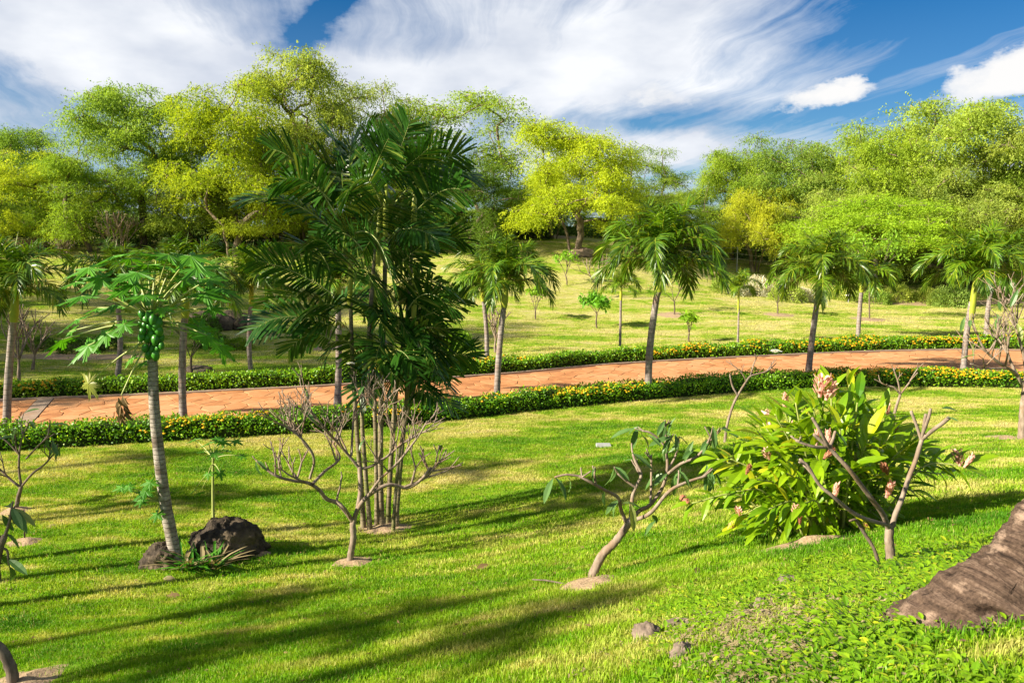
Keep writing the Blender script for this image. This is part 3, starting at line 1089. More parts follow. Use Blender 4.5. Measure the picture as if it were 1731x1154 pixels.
palm_px('leaning feather palm with long yellow-green shaft in the near hedge by the right edge', 1628, 642, 1652, 455, 2.35, 0.135, 13, tint=(1.35, 1.25, 1), shaft=0.45)
palm_px('feather palm with orange-lit trunk on the far lawn behind the right edge palm', 1668, 570, 1682, 455, 2.9, 0.15, 14, tint=(1.1, 1.1, 1))


# ---- dark clump palm, fronds traced one by one
def clump_palm():
    base = G(645, 893)
    Y0 = base.y
    root = thing('clumping_palm', 'big dark clumping palm with many thin stems and jagged broad fronds', 'palm tree', base)
    r = random.Random(21)

    def L(px, py, dy=0.0):
        return P(px, py, Y0 + dy) - base
    stems = (([(615, 893), (609, 800), (600, 684), (594, 560), (592, 450)], 0.0, .055, .036), ([(626, 896), (618, 800), (612, 690), (622, 580), (631, 470)], -.1, .05, .034),
             ([(646, 893), (643, 800), (645, 640), (650, 500), (652, 330)], .1, .065, .04), ([(637, 890), (636, 780), (632, 650), (626, 520), (640, 380)], .25, .05, .034),
             ([(669, 890), (676, 800), (688, 667), (695, 600), (700, 480)], .0, .05, .034), ([(655, 888), (662, 760), (672, 640), (690, 520), (700, 330)], .3, .055, .036),
             ([(664, 893), (676, 760), (694, 680), (705, 640)], -.2, .035, .025))
    for (pp, dy, a, b) in stems:
        mb = MB()
        pts = smooth_poly([L(x, y, dy) for x, y in pp], 16)
        pts[0].z -= 0.15
        mb.tube(pts, [.78 * ((a * (1.35 if i == 0 else 1)) * (1 - i / 15) + b * i / 15) for i in range(16)], 10, r=r)
        link('stem', mb.mesh('clump_stem', M['clump_bark']), root)
    for (x, y) in ((592, 455), (630, 490), (652, 335), (640, 385), (700, 485), (700, 340)):
        mb = MB()
        mb.tube([L(x - 1, y + 65), L(x, y + 25), L(x + 1, y - 25)], [.036, .044, .03], 10, r=r)
        link('crownshaft', mb.mesh('clump_shaft', M['shaft']), root)

    def C(cx, cy):
        return 400 + cx / 2.622, 180 + cy / 2.622
    tr = [((470, 590), (250, 430), (45, 410), -.3), ((440, 480), (290, 270), (155, 190), .2), ((520, 420), (500, 240), (530, 130), .1), ((580, 350), (545, 170), (640, 150), .3),
          ((690, 290), (740, 150), (765, 75), -.2), ((590, 330), (640, 210), (675, 140), -.7), ((700, 430), (860, 270), (990, 215), .1), ((740, 430), (900, 300), (1050, 310), .4),
          ((560, 560), (640, 450), (755, 440), -.8), ((530, 560), (620, 590), (690, 770), -.7), ((690, 740), (850, 600), (1000, 590), .0), ((680, 800), (820, 760), (950, 820), -.6),
          ((450, 850), (270, 740), (85, 680), -.2), ((450, 920), (300, 840), (140, 870), .3), ((460, 990), (250, 930), (80, 985), -.3), ((420, 770), (360, 640), (235, 620), .5),
          ((520, 810), (560, 720), (650, 880), -.7), ((690, 980), (850, 920), (1000, 850), .2), ((740, 1020), (880, 980), (1020, 1050), -.2), ((790, 1080), (850, 1010), (890, 1170), -.5),
          ((800, 1230), (930, 1110), (1040, 1110), .0), ((600, 1010), (660, 1040), (730, 1130), .4), ((480, 430), (420, 290), (300, 300), .5), ((420, 420), (280, 320), (180, 350), -.5),
          ((640, 430), (560, 320), (470, 420), -.7), ((740, 360), (830, 230), (840, 130), .5), ((660, 330), (760, 260), (880, 160), -.3), ((780, 480), (900, 380), (1000, 370), -.5),
          ((660, 600), (760, 540), (890, 590), -.5), ((430, 650), (360, 590), (270, 660), -.4), ((560, 420), (480, 330), (360, 400), .3), ((600, 480), (700, 420), (800, 520), .6),
          ((560, 640), (470, 560), (370, 590), .5), ((620, 700), (720, 640), (820, 720), .5), ((640, 860), (740, 800), (830, 930), .6), ((560, 900), (470, 850), (380, 960), .5),
          ((700, 1120), (600, 1090), (540, 1170), .3), ((720, 1000), (800, 930), (900, 950), .6), ((790, 1150), (880, 1120), (960, 1180), .5), ((520, 350), (470, 200), (420, 140), .6),
          ((650, 420), (640, 300), (590, 200), .6), ((700, 500), (780, 450), (860, 560), .5), ((770, 1280), (850, 1270), (960, 1330), -.3), ((800, 1200), (740, 1130), (690, 1250), -.4),
          ((760, 900), (850, 830), (960, 910), -.4), ((700, 860), (640, 810), (560, 900), .7), ((500, 1000), (430, 950), (330, 1010), .1), ((520, 1070), (450, 1040), (390, 1130), -.3), ((640, 980), (690, 920), (760, 1010), -.5), ((660, 1150), (720, 1080), (800, 1180), -.5), ((700, 900), (770, 850), (860, 950), .3), ((720, 1190), (820, 1130), (940, 1200), .4), ((560, 960), (600, 890), (655, 1000), -.6), ((590, 1110), (560, 1040), (500, 1120), .3), ((620, 1180), (640, 1110), (700, 1200), -.6), ((690, 1060), (760, 1000), (850, 1100), -.6), ((640, 1270), (600, 1200), (540, 1290), -.5), ((700, 1290), (760, 1210), (850, 1300), .4), ((760, 1200), (850, 1160), (930, 1240), -.6), ((740, 1120), (840, 1050), (960, 1130), -.5), ((720, 1230), (790, 1190), (860, 1290), -.6), ((440, 1050), (330, 1010), (230, 1080), .0), ((470, 900), (370, 880), (270, 960), -.5), ((680, 1100), (640, 1050), (610, 1170), -.6), ((500, 700), (420, 640), (330, 720), .8), ((720, 620), (640, 560), (560, 650), .9)]
    for k, (a, b, c, dy) in enumerate(tr):
        a_, c_ = C(*a), C(*c)
        bm = (2 * C(*b)[0] - 0.5 * (a_[0] + c_[0]), 2 * C(*b)[1] - 0.5 * (a_[1] + c_[1]))
        pa, pb, pc = L(*a_, dy * 0.15), L(*bm, dy * 0.7), L(*c_, dy * 1.35)
        pts = [pa * (1 - t_) ** 2 + pb * 2 * t_ * (1 - t_) + pc * t_ * t_ for t_ in [i / 9 for i in range(10)]]
        ln = sum((pts[i + 1] - pts[i]).length for i in range(9))
        mb = MB()
        small = k >= 28
        frond(mb, pts, max(14, int(ln * 30)), min(0.54, 0.26 + 0.20 * ln), 0.041, vee=0.10, droop=0.30, tip=0.70, r0=0.011, start=0.12, jit=0.06, r=r, a0=78, a1=34,
              mid=1.0, hint=None, roll=(1 if c_[0] > a_[0] else -1) * math.radians(r.uniform(18, 62)) * (1 if k % 7 else -.6))
        link('frond', mb.mesh('clump_frond', [M['clump'], M['petiole']], False), root)
    return base


CLUMP = clump_palm()


# ------------------------------------------------------------------ papaya
def papaya_leaf_mesh(seed, mat, lob=7, deep=0.62):
    r = random.Random(seed)
    mb = MB()
    c = Vector((0, 0, 0))
    vs = [c]
    ring = []
    for i in range(lob):
        a = math.radians(-150 + 300 * i / (lob - 1)) + r.uniform(-.06, .06)
        L = 0.5 * (1.0 - 0.28 * abs(i - (lob - 1) / 2) / ((lob - 1) / 2)) * r.uniform(.92, 1.08)
        da = math.radians(300 / (lob - 1) / 2)
        for (f, q) in ((-1.0, 0.36), (-0.62, 0.60), (-0.42, 0.52), (-0.30, 0.80), (-0.10, 0.78), (0.0, 1.0), (0.12, 0.76), (0.34, 0.80), (0.40, 0.52), (0.64, 0.60)):
            rr = L * q
            aa = a + da * f
            ring.append(Vector((math.cos(aa) * rr, math.sin(aa) * rr, -0.55 * rr * rr + (0.03 if abs(f) < 0.05 else -0.012) - 0.02 * abs(f))))
    vs += ring
    n = len(ring)
    mb.add(vs, [(0, 1 + k, 2 + k) for k in range(n - 1)])
    return mb.mesh('papaya_leaf', mat, False)


PLEAF = [papaya_leaf_mesh(i, M['papaya']) for i in range(4)]
PLEAF_OLD = papaya_leaf_mesh(9, M['papaya_old'])


def basis(d, up):
    d = Vector(d).normalized()
    z = Vector(up)
    z = z - d * z.dot(d)
    z = z.normalized() if z.length > 1e-4 else d.orthogonal().normalized()
    y = z.cross(d)
    return Matrix((d, y, z)).transposed()


def put(name, me, parent, p, d, up, s):
    o = link(name, me, parent, p)
    o.rotation_euler = basis(d, up).to_euler()
    o.scale = (s, s, s)
    return o


def papaya(name, label, base, Ltop, leaves, trunk_px, r0, r1, Y0, fruits, size, seed, grp=None):
    r = random.Random(seed)
    root = thing(name, label, 'papaya tree', base, grp)

    def L(px, py, dy=0.0):
        return P(px, py, Y0 + dy) - base
    mb = MB()
    pts = smooth_poly([L(*p) for p in trunk_px], 26)
    pts[0] = pts[0] + (pts[0] - pts[1]).normalized() * 0.12
    mb.tube(pts, [r0 + (r1 - r0) * (i / 25) ** 0.8 for i in range(26)], 14, r=r, jit=0.03)
    link('trunk', mb.mesh('papaya_trunk', M['papaya_bark'] if fruits else M['petiole']), root)
    top = L(*Ltop)
    for (px, py, s, kind) in leaves:
        rad = L(px, py) - top
        dy = r.uniform(-0.8, 0.8) * (0.5 if abs(rad.x) > 0.6 * size else 1.0) * size
        tgt = L(px, py, dy)
        a0 = top + Vector((0, 0, -0.12 * r.random() * size + min(0, tgt.z - top.z) * 0.25))
        out = Vector((tgt.x - a0.x, tgt.y - a0.y, 0))
        out = out.normalized() if out.length > 0.02 else Vector((r.uniform(-1, 1), r.uniform(-1, 1), 0)).normalized()
        if kind == 'dead':
            mb = MB()
            for i in range(14):
                mb.leaf(tgt + Vector((r.uniform(-.04, .04), r.uniform(-.04, .04), -0.02 * i)), Vector((r.uniform(-.5, .5), r.uniform(-.5, .5), -1)), out, .16, .07, .3, .5)
            lf_ = link('withered_leaf', mb.mesh('withered_leaf', M['dead_leaf'], False), root)
        else:
            me = PLEAF_OLD if kind == 'old' else PLEAF[r.randrange(4)]
            dz = -0.25 if tgt.z > top.z else -0.75
            if kind == 'old':
                dz = -2.2
            lf_ = put('leaf', me, root, tgt, out + Vector((r.uniform(-.3, .3), r.uniform(-.3, .3), dz * r.uniform(.6, 1.3))), Vector((r.uniform(-.35, .35), r.uniform(-.55, .1), 1)), s * .72)
        mid = a0.lerp(tgt, 0.5) + Vector((0, 0, 0.05 * size))
        mb = MB()
        q = smooth_poly([a0, mid, tgt], 7)
        inv = None
        mb.tube(q, [0.017 * size * (1 - 0.55 * i / 6) for i in range(7)], 5, r=r)
        st_ = link('petiole', mb.mesh('petiole', M['petiole']), root)
        lf_.parent = st_
    return root, L, top, r


pb = G(299, 955)
lf = [(150, 452, 1.0, ''), (192, 432, 1.05, ''), (226, 480, 1.0, ''), (138, 500, 1.0, ''), (105, 574, 1.0, ''), (149, 584, .95, ''), (180, 563, .9, ''), (215, 462, 1.1, ''),
      (250, 447, 1.1, ''), (322, 432, 1.15, ''), (333, 452, 1.1, ''), (298, 480, 1.0, ''), (347, 494, 1.05, ''), (375, 487, .9, ''), (350, 567, 1.0, ''), (374, 584, 1.0, ''),
      (288, 452, 1.1, ''), (243, 498, 1.0, ''), (194, 515, .9, ''), (340, 553, .9, ''), (222, 605, .5, ''), (243, 612, .5, ''), (262, 500, .8, ''), (275, 520, .7, ''),
      (170, 470, 1.0, ''), (265, 430, 1.0, ''), (220, 436, .9, ''), (128, 540, .8, ''), (300, 515, .8, ''), (165, 520, .7, ''), (210, 548, .7, ''), (118, 560, .6, ''), (310, 470, .9, ''), (355, 470, .8, ''), (360, 520, .7, ''), (205, 492, .8, ''), (285, 430, .9, ''), (128, 476, .7, ''), (232, 460, .9, ''), (149, 648, .85, 'old'), (205, 668, .7, 'dead')]
PAP, PL, ptop, pr = papaya('papaya_tree', 'tall papaya tree with a cluster of green fruit and a slanting pale trunk', pb, (256, 532), lf,
                           [(301, 952), (291, 910), (278, 840), (268, 760), (261, 690), (258, 620), (256, 545)], 0.088, 0.060, pb.y, True, 1.0, 5)
mb = MB()
mb.blob((0, 0, 0), 1.0, 7, 9, squash=(0.86, 0.86, 1.25))
FRUIT = mb.mesh('papaya_fruit', M['fruit'])
for k, (px, py) in enumerate(((239, 531), (252, 532), (258, 540), (262, 552), (244, 549), (252, 553), (237, 546), (268, 560), (255, 562), (238, 570), (248, 572), (262, 575), (270, 572),
                              (244, 588), (256, 590), (266, 590), (272, 584), (250, 600), (262, 601), (240, 560), (247, 540), (267, 545))):
    o = link('fruit', FRUIT, PAP, PL(px + 1, py, -0.12 + 0.05 * pr.uniform(-1, 1)))
    s = pr.uniform(0.044, 0.068)
    o.scale = (s, s, s)
    o.rotation_euler = (pr.uniform(-.3, .3), pr.uniform(-.3, .3), 0)
# leafy shoots low on the trunk
for (px, py, s) in ((218, 822, .32), (246, 830, .42), (254, 815, .38), (266, 868, .32), (240, 845, .3), (205, 823, .28)):
    put('leaf', PLEAF[pr.randrange(4)], PAP, PL(px, py, -0.15), Vector((px - 268, -20, -12)), (0, -.5, 1), s)
    mb = MB()
    mb.tube([PL(272, 848), PL((px + 272) / 2, (py + 846) / 2, -.08), PL(px, py, -.15)], [.011, .008, .005], 5)
    link('shoot', mb.mesh('papaya_shoot', M['petiole']), PAP)

rk = G(392, 918)
yb = P(361, 886, rk.y)
lf2 = [(328, 742, .45, ''), (352, 748, .5, ''), (375, 745, .5, ''), (398, 744, .45, ''), (362, 765, .5, ''), (372, 798, .4, ''), (352, 800, .35, ''), (338, 832, .4, ''), (328, 828, .3, ''),
       (408, 770, .32, ''), (345, 762, .4, ''), (385, 760, .4, ''), (366, 740, .45, '')]
papaya('young_papaya', 'slim young papaya sapling growing on top of the dark lava rock', yb, (360, 772), lf2, [(361, 886), (360, 840), (360, 800), (360, 765)], 0.024, 0.016, yb.y, False, 0.55, 8)
# ------------------------------------------------------------------ rocks
def rock_mesh(name, rad, squash, seed, mat, n=26, amp=0.28, freq=1.6, flat=-0.35):
    mb = MB()
    mb.blob((0, 0, 0), 1.0, n, int(n * 1.6))
    out = []
    for v in mb.v:
        d = Vector(v)
        q = d * freq + Vector((seed * 3.1, seed * 1.7, seed))
        k = 1 + amp * noise.noise(q) + amp * 0.55 * noise.noise(q * 2.3) + amp * 0.4 * noise.noise(q * 5.1) + amp * .25 * noise.noise(q * 11)
        p = Vector((d.x * squash[0], d.y * squash[1], d.z * squash[2])) * rad * k
        p.z = max(p.z, flat * rad)
        out.append(p)
    mb.v = out
    return mb.mesh(name, mat, True)


def rock(name, label, cat, px, py, rad, squash, seed, mat, sink=0.1, rz=0.0, group=None, n=26, amp=.24, freq=1.6):
    b = G(px, py)
    o = link(name, rock_mesh(name, rad, squash, seed, mat, n, amp, freq), None, b + Vector((0, 0, rad * squash[2] * (0.35 - sink))))
    o.rotation_euler = (0, 0, rz)
    return tag(o, label, cat, group)


rock('lava_rock', 'big dark pitted lava rock beside the foot of the slanting papaya trunk', 'rock', 385, 935, 0.50, (1.0, .85, .74), 2, M['rock'], 0.0, n=50, amp=.20, freq=2.2)
rock('lava_rock', 'small dark lava rock at the left of the papaya trunk foot', 'rock', 277, 955, 0.24, (1.1, .9, .95), 5, M['rock'], 0.0, n=30, amp=.32, freq=2.0)
for k, (px, py, rad, sq, lab) in enumerate(((1152, 1060, .075, (1.6, .9, .55), 'rounded brown stone on the bank above a longer tan stone'), (1155, 1112, .085, (1.3, .8, .6), 'tan stone standing at the bottom of the grassy bank'),
                                            (1095, 1080, .10, (.9, .8, .85), 'brownish jagged rock poking from the foot of the bank'), (1287, 1030, .07, (.95, .7, .8), 'grey pointed stone on the crest of the bank'),
                                            (1297, 1046, .06, (1.3, .8, .6), 'pinkish flat stone just below the grey pointed stone'), (1262, 1046, .05, (.9, .8, .9), 'small grey stone left of the pointed stone on the bank crest'),
                                            (1338, 988, .10, (1.5, .8, .3), 'flat grey brown stone lying in grass below the ginger bush'), (1330, 1019, .06, (1.2, .7, .5), 'small bluish grey stone among weeds on the bank'),
                                            (1490, 982, .07, (1.4, .9, .35), 'dark flat stone in the weeds near the forked frangipani'))):
    rock('stone', lab, 'stone', px, py, rad, sq, 11 + k, M['rock'] if k == 8 else M['stone'], 0.15, rz=k * 1.3, n=22, amp=.3, freq=2.4)
rock('boulder', 'wide tan boulder at the foot of the three-trunked tree', 'rock', 985, 433, .55, (1.5, .8, .8), 31, M['boulder'], 0.0, n=20)
rock('boulder', 'small tan boulder half hidden behind the large leaning palm crown', 'rock', 1064, 425, .4, (1.4, .8, .6), 33, M['boulder'], 0.0, n=16)
for k, px in enumerate((352, 372, 392, 412, 338)):
    rock('border_rock', ('dark border rock at the left end of the planting bed behind the papaya', 'dark border rock second along the planting bed behind the papaya', 'dark border rock in the middle of the bed behind the papaya',
                         'dark border rock at the right end of the bed behind the papaya', 'low dark border rock at the near corner of the bed behind the papaya')[k], 'rock', px, 552 + (k % 2) * 4, .55 + .1 * (k % 3), (1.2, .8, .8), 41 + k, M['rock'], 0.0, n=14)
rock('stone', 'low brown stones heaped at the foot of the leafy shrub behind the papaya', 'stone', 336, 628, .32, (1.7, .8, .5), 51, M['stone'], 0.0, n=14)

# tan bare earth round the planted trees
SOIL = []


def soil(px, py, rx, ry, seed, mat='soil', lift=0.012):
    c = G(px, py)
    SOIL.append((c.x, c.y, rx, ry))
    n, rings = 40, 7
    V = []
    for i in range(rings + 1):
        q = i / rings
        for k in range(n):
            a = 2 * math.pi * k / n
            e = 1 + 0.22 * noise.noise((math.cos(a) * 1.6, math.sin(a) * 1.6, seed)) + .14 * noise.noise((math.cos(a) * 5, math.sin(a) * 5, seed))
            x, y = c.x + math.cos(a) * rx * q * e, c.y + math.sin(a) * ry * q * e
            V.append((x, y, (1 - q) * 0.02 + 0.03 * noise.noise((x * 6, y * 6, 1)) * (1 - q * q)))
    V = np.array(V)
    V[:, 2] += hts(V[:, 0], V[:, 1]) + lift + np.repeat(np.linspace(0.03, -0.03, rings + 1), n)
    F = []
    for i in range(rings):
        for k in range(n):
            F.append((i * n + k, (i + 1) * n + k, (i + 1) * n + (k + 1) % n, i * n + (k + 1) % n))
    link('soil', npmesh('soil_patch', V, F, M[mat], True), kind='structure')


soil(597, 949, .34, .40, 1)
soil(995, 984, .33, .40, 2)
soil(650, 893, .62, .40, 3)
soil(1360, 918, .62, .22, 4)
soil(1700, 740, .5, .5, 5)
soil(45, 1150, .45, .5, 6)
soil(28, 862, .3, .3, 7)
soil(40, 915, .32, .25, 8)
soil(1140, 533, 1.3, 1.1, 9)
soil(1470, 540, 1.4, 1.2, 10)
soil(1316, 532, 1.1, 1.0, 11)
soil(1600, 512, 8.5, 1.3, 12)
soil(880, 398, 7, 3, 13)
soil(135, 603, 3.4, 1.0, 14)
soil(545, 589, .9, .8, 15)
soil(430, 935, .3, .2, 16)

# ------------------------------------------------------------------ frangipani (leafless or nearly) trees
mb = MB()
mb.leaf((0, 0, 0), (1, 0, 0), (0, 0, 1), 1.0, 0.27, 0.22, 0.35)
PLF = [mb.mesh('frangipani_leaf', M['plum_leaf'], False)]
mb = MB()
mb.leaf((0, 0, 0), (1, 0, 0), (0, 0, 1), 1.0, 0.24, 0.7, 0.5)
PLF.append(mb.mesh('frangipani_leaf', M['plum_leaf'], False))
mb = MB()
for k in range(9):
    a = k * 2.4
    for j in range(5):
        b = j * 1.2566 + k
        mb.leaf((math.cos(a) * .6 * (k / 9) ** .5, math.sin(a) * .6 * (k / 9) ** .5, .25 * (1 - k / 9)), (math.cos(b), math.sin(b), .35), (0, 0, 1), .42, .3, .2, .1)
WFLOW = mb.mesh('frangipani_flower', M['white'], False)


def fork(mb, tips, p, d, L, r, depth, rr, upb=0.35, wild=0.55):
    d = Vector(d).normalized()
    nseg = 4
    pts = [Vector(p)]
    dd = d.copy()
    bend = Vector((rr.uniform(-.25, .25), rr.uniform(-.25, .25), upb * 0.6))
    for i in range(nseg):
        dd = (dd + bend / nseg + Vector((rr.uniform(-.09, .09),) * 3)).normalized()
        pts.append(pts[-1] + dd * L / nseg)
    r2 = r * 0.84
    mb.tube(pts, [r + (r2 - r) * i / nseg for i in range(nseg + 1)], 6, r=rr, jit=0.04)
    if depth <= 0:
        tips.append((pts[-1], dd))
        return
    k = 2 if rr.random() < 0.68 else 3
    a0 = rr.uniform(0, 6.28)
    for j in range(k):
        a = a0 + j * 2 * math.pi / k + rr.uniform(-.4, .4)
        o1 = dd.orthogonal().normalized()
        o2 = dd.cross(o1)
        nd = (dd + (o1 * math.cos(a) + o2 * math.sin(a)) * wild * rr.uniform(.75, 1.3) + Vector((0, 0, upb * .5))).normalized()
        fork(mb, tips, pts[-1] - dd * r2 * .3, nd, L * rr.uniform(.62, .95), r2 * rr.uniform(.78, .92), depth - 1, rr, upb, wild)


def frangipani(label, base_px, trunk, limbs, seed, leaves=0, leafL=0.2, mat='plum_bark', flowers=(), Y=None, depth=3, base=None, group=None, cat='small tree', flsize=.1, ptips=None):
    rr = random.Random(seed)
    base = base if base is not None else (G(*base_px) if Y is None else ground_at(base_px[0], Y))
    root = thing('frangipani', label, cat, base, group)
    Y0 = base.y

    def L(q):
        return P(q[0], q[1], Y0 + (q[2] if len(q) > 2 else 0)) - base
    RS = 0.62
    mb = MB()
    tp = [L(q) for q in trunk[0]]
    n = 4 * len(tp)
    pts = smooth_poly(tp, n)
    pts[0] = pts[0] - Vector((0, 0, .08))
    ra, rb = trunk[1] * RS, trunk[2] * RS
    mb.tube(pts, [(ra + (rb - ra) * i / (n - 1)) * (1.25 if i == 0 else 1.0 + .06 * math.sin(i * 2.1)) for i in range(n)], 12, r=rr, jit=0.05)
    link('trunk', mb.mesh('frangipani_trunk', M[mat]), root)
    tips = []
    for (pp, r0, r1, tw) in limbs:
        r0, r1 = max(.012, r0 * RS * 1.06), max(.010, r1 * .85)
        mb = MB()
        q = [L(x) for x in pp]
        n = 4 * len(q)
        pts = smooth_poly(q, n)
        mb.tube(pts, [r0 + (r1 - r0) * i / (n - 1) for i in range(n)], 8, r=rr, jit=0.05)
        tips.append((pts[-1], (pts[-1] - pts[-2]).normalized()))
        for (frac, cnt, dp, ln) in tw:
            for c in range(cnt):
                f = frac if frac >= 1 else min(.98, frac + rr.uniform(-.12, .12))
                i = min(n - 2, int(f * (n - 1)))
                d = (pts[i + 1] - pts[i]).normalized()
                if f < 1 or cnt > 1:
                    d = (d * .6 + Vector((rr.uniform(-1, 1), rr.uniform(-1, 1), rr.uniform(0, .9)))).normalized()
                fork(mb, tips, pts[i], d, ln * rr.uniform(.75, 1.2), (r0 + (r1 - r0) * i / n) * .72, dp, rr)
        link('branch', mb.mesh('frangipani_branch', M[mat]), root)
    for k in range(leaves):
        p, d = tips[rr.randrange(len(tips))] if not ptips or k >= len(ptips) else (L(ptips[k]), Vector((rr.uniform(-1, 1), rr.uniform(-.6, .2), 0)))
        dd = Vector((rr.uniform(-1, 1), rr.uniform(-1, 1), rr.uniform(-1.1, .25)))
        put('leaf', PLF[rr.randrange(2)], root, p, dd, Vector((rr.uniform(-.3, .3), rr.uniform(-.6, 0), 1)), leafL * rr.uniform(.7, 1.2))
    for q in flowers:
        o = link('flower', WFLOW, root, L(q))
        o.scale = (flsize,) * 3
    return root, L, tips


frangipani('bare grey frangipani with dense twiggy crown in front of the dark palm clump', (593, 951),
           ([(591, 950), (594, 930), (597.5, 909), (596, 884)], .072, .066),
           [([(597, 886), (604, 862), (622, 838), (656, 819, .1), (688, 824, .2), (712, 810, .2), (728, 790, .2)], .052, .022, ((1, 2, 1, .2), (.8, 2, 2, .25), (.55, 1, 2, .3))),
            ([(728, 797, .2), (752, 792, .25), (780, 786, .25)], .022, .012, ()),
            ([(604, 862), (609, 830, .1), (608, 789, .15)], .046, .036, ()),
            ([(608, 792, .15), (590, 770, .1), (568, 745, 0), (552, 728, -.1), (530, 700, -.2), (515, 684, -.2)], .032, .012, ((1, 2, 1, .22), (.75, 3, 2, .24), (.5, 3, 2, .28), (.3, 2, 2, .3))),
            ([(608, 792, .15), (627, 788, .2), (656, 770, .3), (676, 752, .3), (695, 740, .3), (720, 728, .3)], .032, .013, ((1, 3, 1, .22), (.7, 3, 2, .24), (.45, 3, 2, .28))),
            ([(622, 838), (643, 809, -.2), (672, 782, -.35), (705, 740, -.4), (722, 712, -.4)], .03, .012, ((1, 3, 1, .18), (.7, 2, 2, .22), (.5, 2, 2, .25))),
            ([(596, 880), (574, 852, -.1), (552, 843, -.2), (540, 828, -.3), (521, 816, -.4), (495, 812, -.5), (469, 805, -.6), (450, 793, -.6), (433, 778, -.6)], .048, .014, ((1, 1, 0, .14), (.8, 2, 1, .22), (.6, 2, 2, .25), (.7, 2, 1, .25))),
            ([(592, 876), (584, 860, -.3), (570, 846, -.3), (575, 822, -.3), (578, 803, -.3)], .03, .012, ((1, 1, 0, .1),)),
            ([(528, 818, -.4), (548, 797, -.1), (568, 782, .2), (574, 770, .3), (560, 745, .4)], .034, .016, ((1, 3, 2, .22), (.6, 2, 2, .25))),
            ([(524, 808, -.4), (531, 776, -.5), (516, 748, -.6), (490, 725, -.7), (463, 712, -.8)], .028, .010, ((1, 2, 1, .18), (.75, 3, 2, .22), (.5, 3, 2, .26), (.3, 2, 2, .25))),
            ([(594, 770, .1), (596, 730, .3), (600, 690, .4), (612, 668, .4)], .026, .013, ((1, 3, 2, .2), (.6, 3, 2, .26))),
            ([(640, 780, .25), (646, 740, .1), (640, 700, 0), (660, 670, -.1)], .026, .012, ((1, 3, 1, .2), (.6, 3, 2, .26)))], 3,
           leaves=16, leafL=.22, flowers=((592, 615, .4),), flsize=.07)

frangipani('leaning frangipani with drooping narrow leaves standing in a tan mulch circle', (1001, 975),
           ([(999.7, 975), (1018, 938), (1036, 920), (1049, 904), (1066, 879)], .075, .058),
           [([(1060, 885), (1050, 862), (1045, 841, -.1), (1022, 828, -.2), (1001, 816, -.3), (978, 804, -.3)], .032, .014, ((1, 2, 0, .12), (.8, 1, 1, .15))),
            ([(1066, 878), (1069, 840, .1), (1076, 820, .1), (1084, 802, .1), (1074, 780, .15), (1070, 768, .2)], .032, .014, ((1, 1, 0, .12), (.7, 1, 1, .15))),
            ([(1066, 878), (1082, 862, .1), (1099, 853, .2), (1120, 823, .3), (1128, 790, .35), (1126, 757, .4), (1124, 710, .4)], .04, .012, ((1, 3, 0, .1), (.75, 2, 1, .14))),
            ([(1126, 757, .4), (1114, 742, .4), (1099, 731, .4), (1086, 728, .4)], .017, .011, ((1, 2, 0, .09),)),
            ([(1068, 880), (1099, 867, -.1), (1130, 831, -.2), (1160, 815, -.2), (1194, 804, -.2)], .034, .014, ((1, 2, 0, .14), (.8, 1, 1, .12))),
            ([(1130, 800, .3), (1150, 784, .2), (1177, 772, .1), (1194, 752, 0), (1202, 735, 0)], .026, .011, ((1, 2, 0, .12), (.7, 2, 1, .13))),
            ([(1100, 852, .2), (1101, 810, .3), (1101, 769, .35)], .022, .012, ((1, 2, 0, .13),)),
            ([(1075, 824), (1058, 812), (1044, 800)], .012, .009, ((1, 1, 0, .1),)), ([(978, 804, -.3), (957, 802, -.3), (938, 806, -.3)], .008, .006, ()),
            ([(1126, 800, .4), (1142, 770, .5), (1148, 745, .5)], .018, .011, ((1, 3, 0, .09),))], 4,
           leaves=66, leafL=.24, ptips=((1115, 792, .3), (1120, 800, .3), (1128, 800, .3), (1045, 845), (1052, 850), (1066, 850, -.1), (1104, 870, -.1), (1108, 880, -.1), (1195, 785, 0), (1203, 790, 0), (1172, 745, .1), (1200, 800, -.1),
                                         (1070, 790), (1095, 735, .3), (1085, 735, .3), (1148, 815, -.1), (1022, 829, -.2), (1046, 846), (1120, 760, .4), (1172, 760, .1), (1068, 765, .1), (1150, 790, .2), (935, 808, -.3), (960, 806, -.3), (1142, 706, .4)))

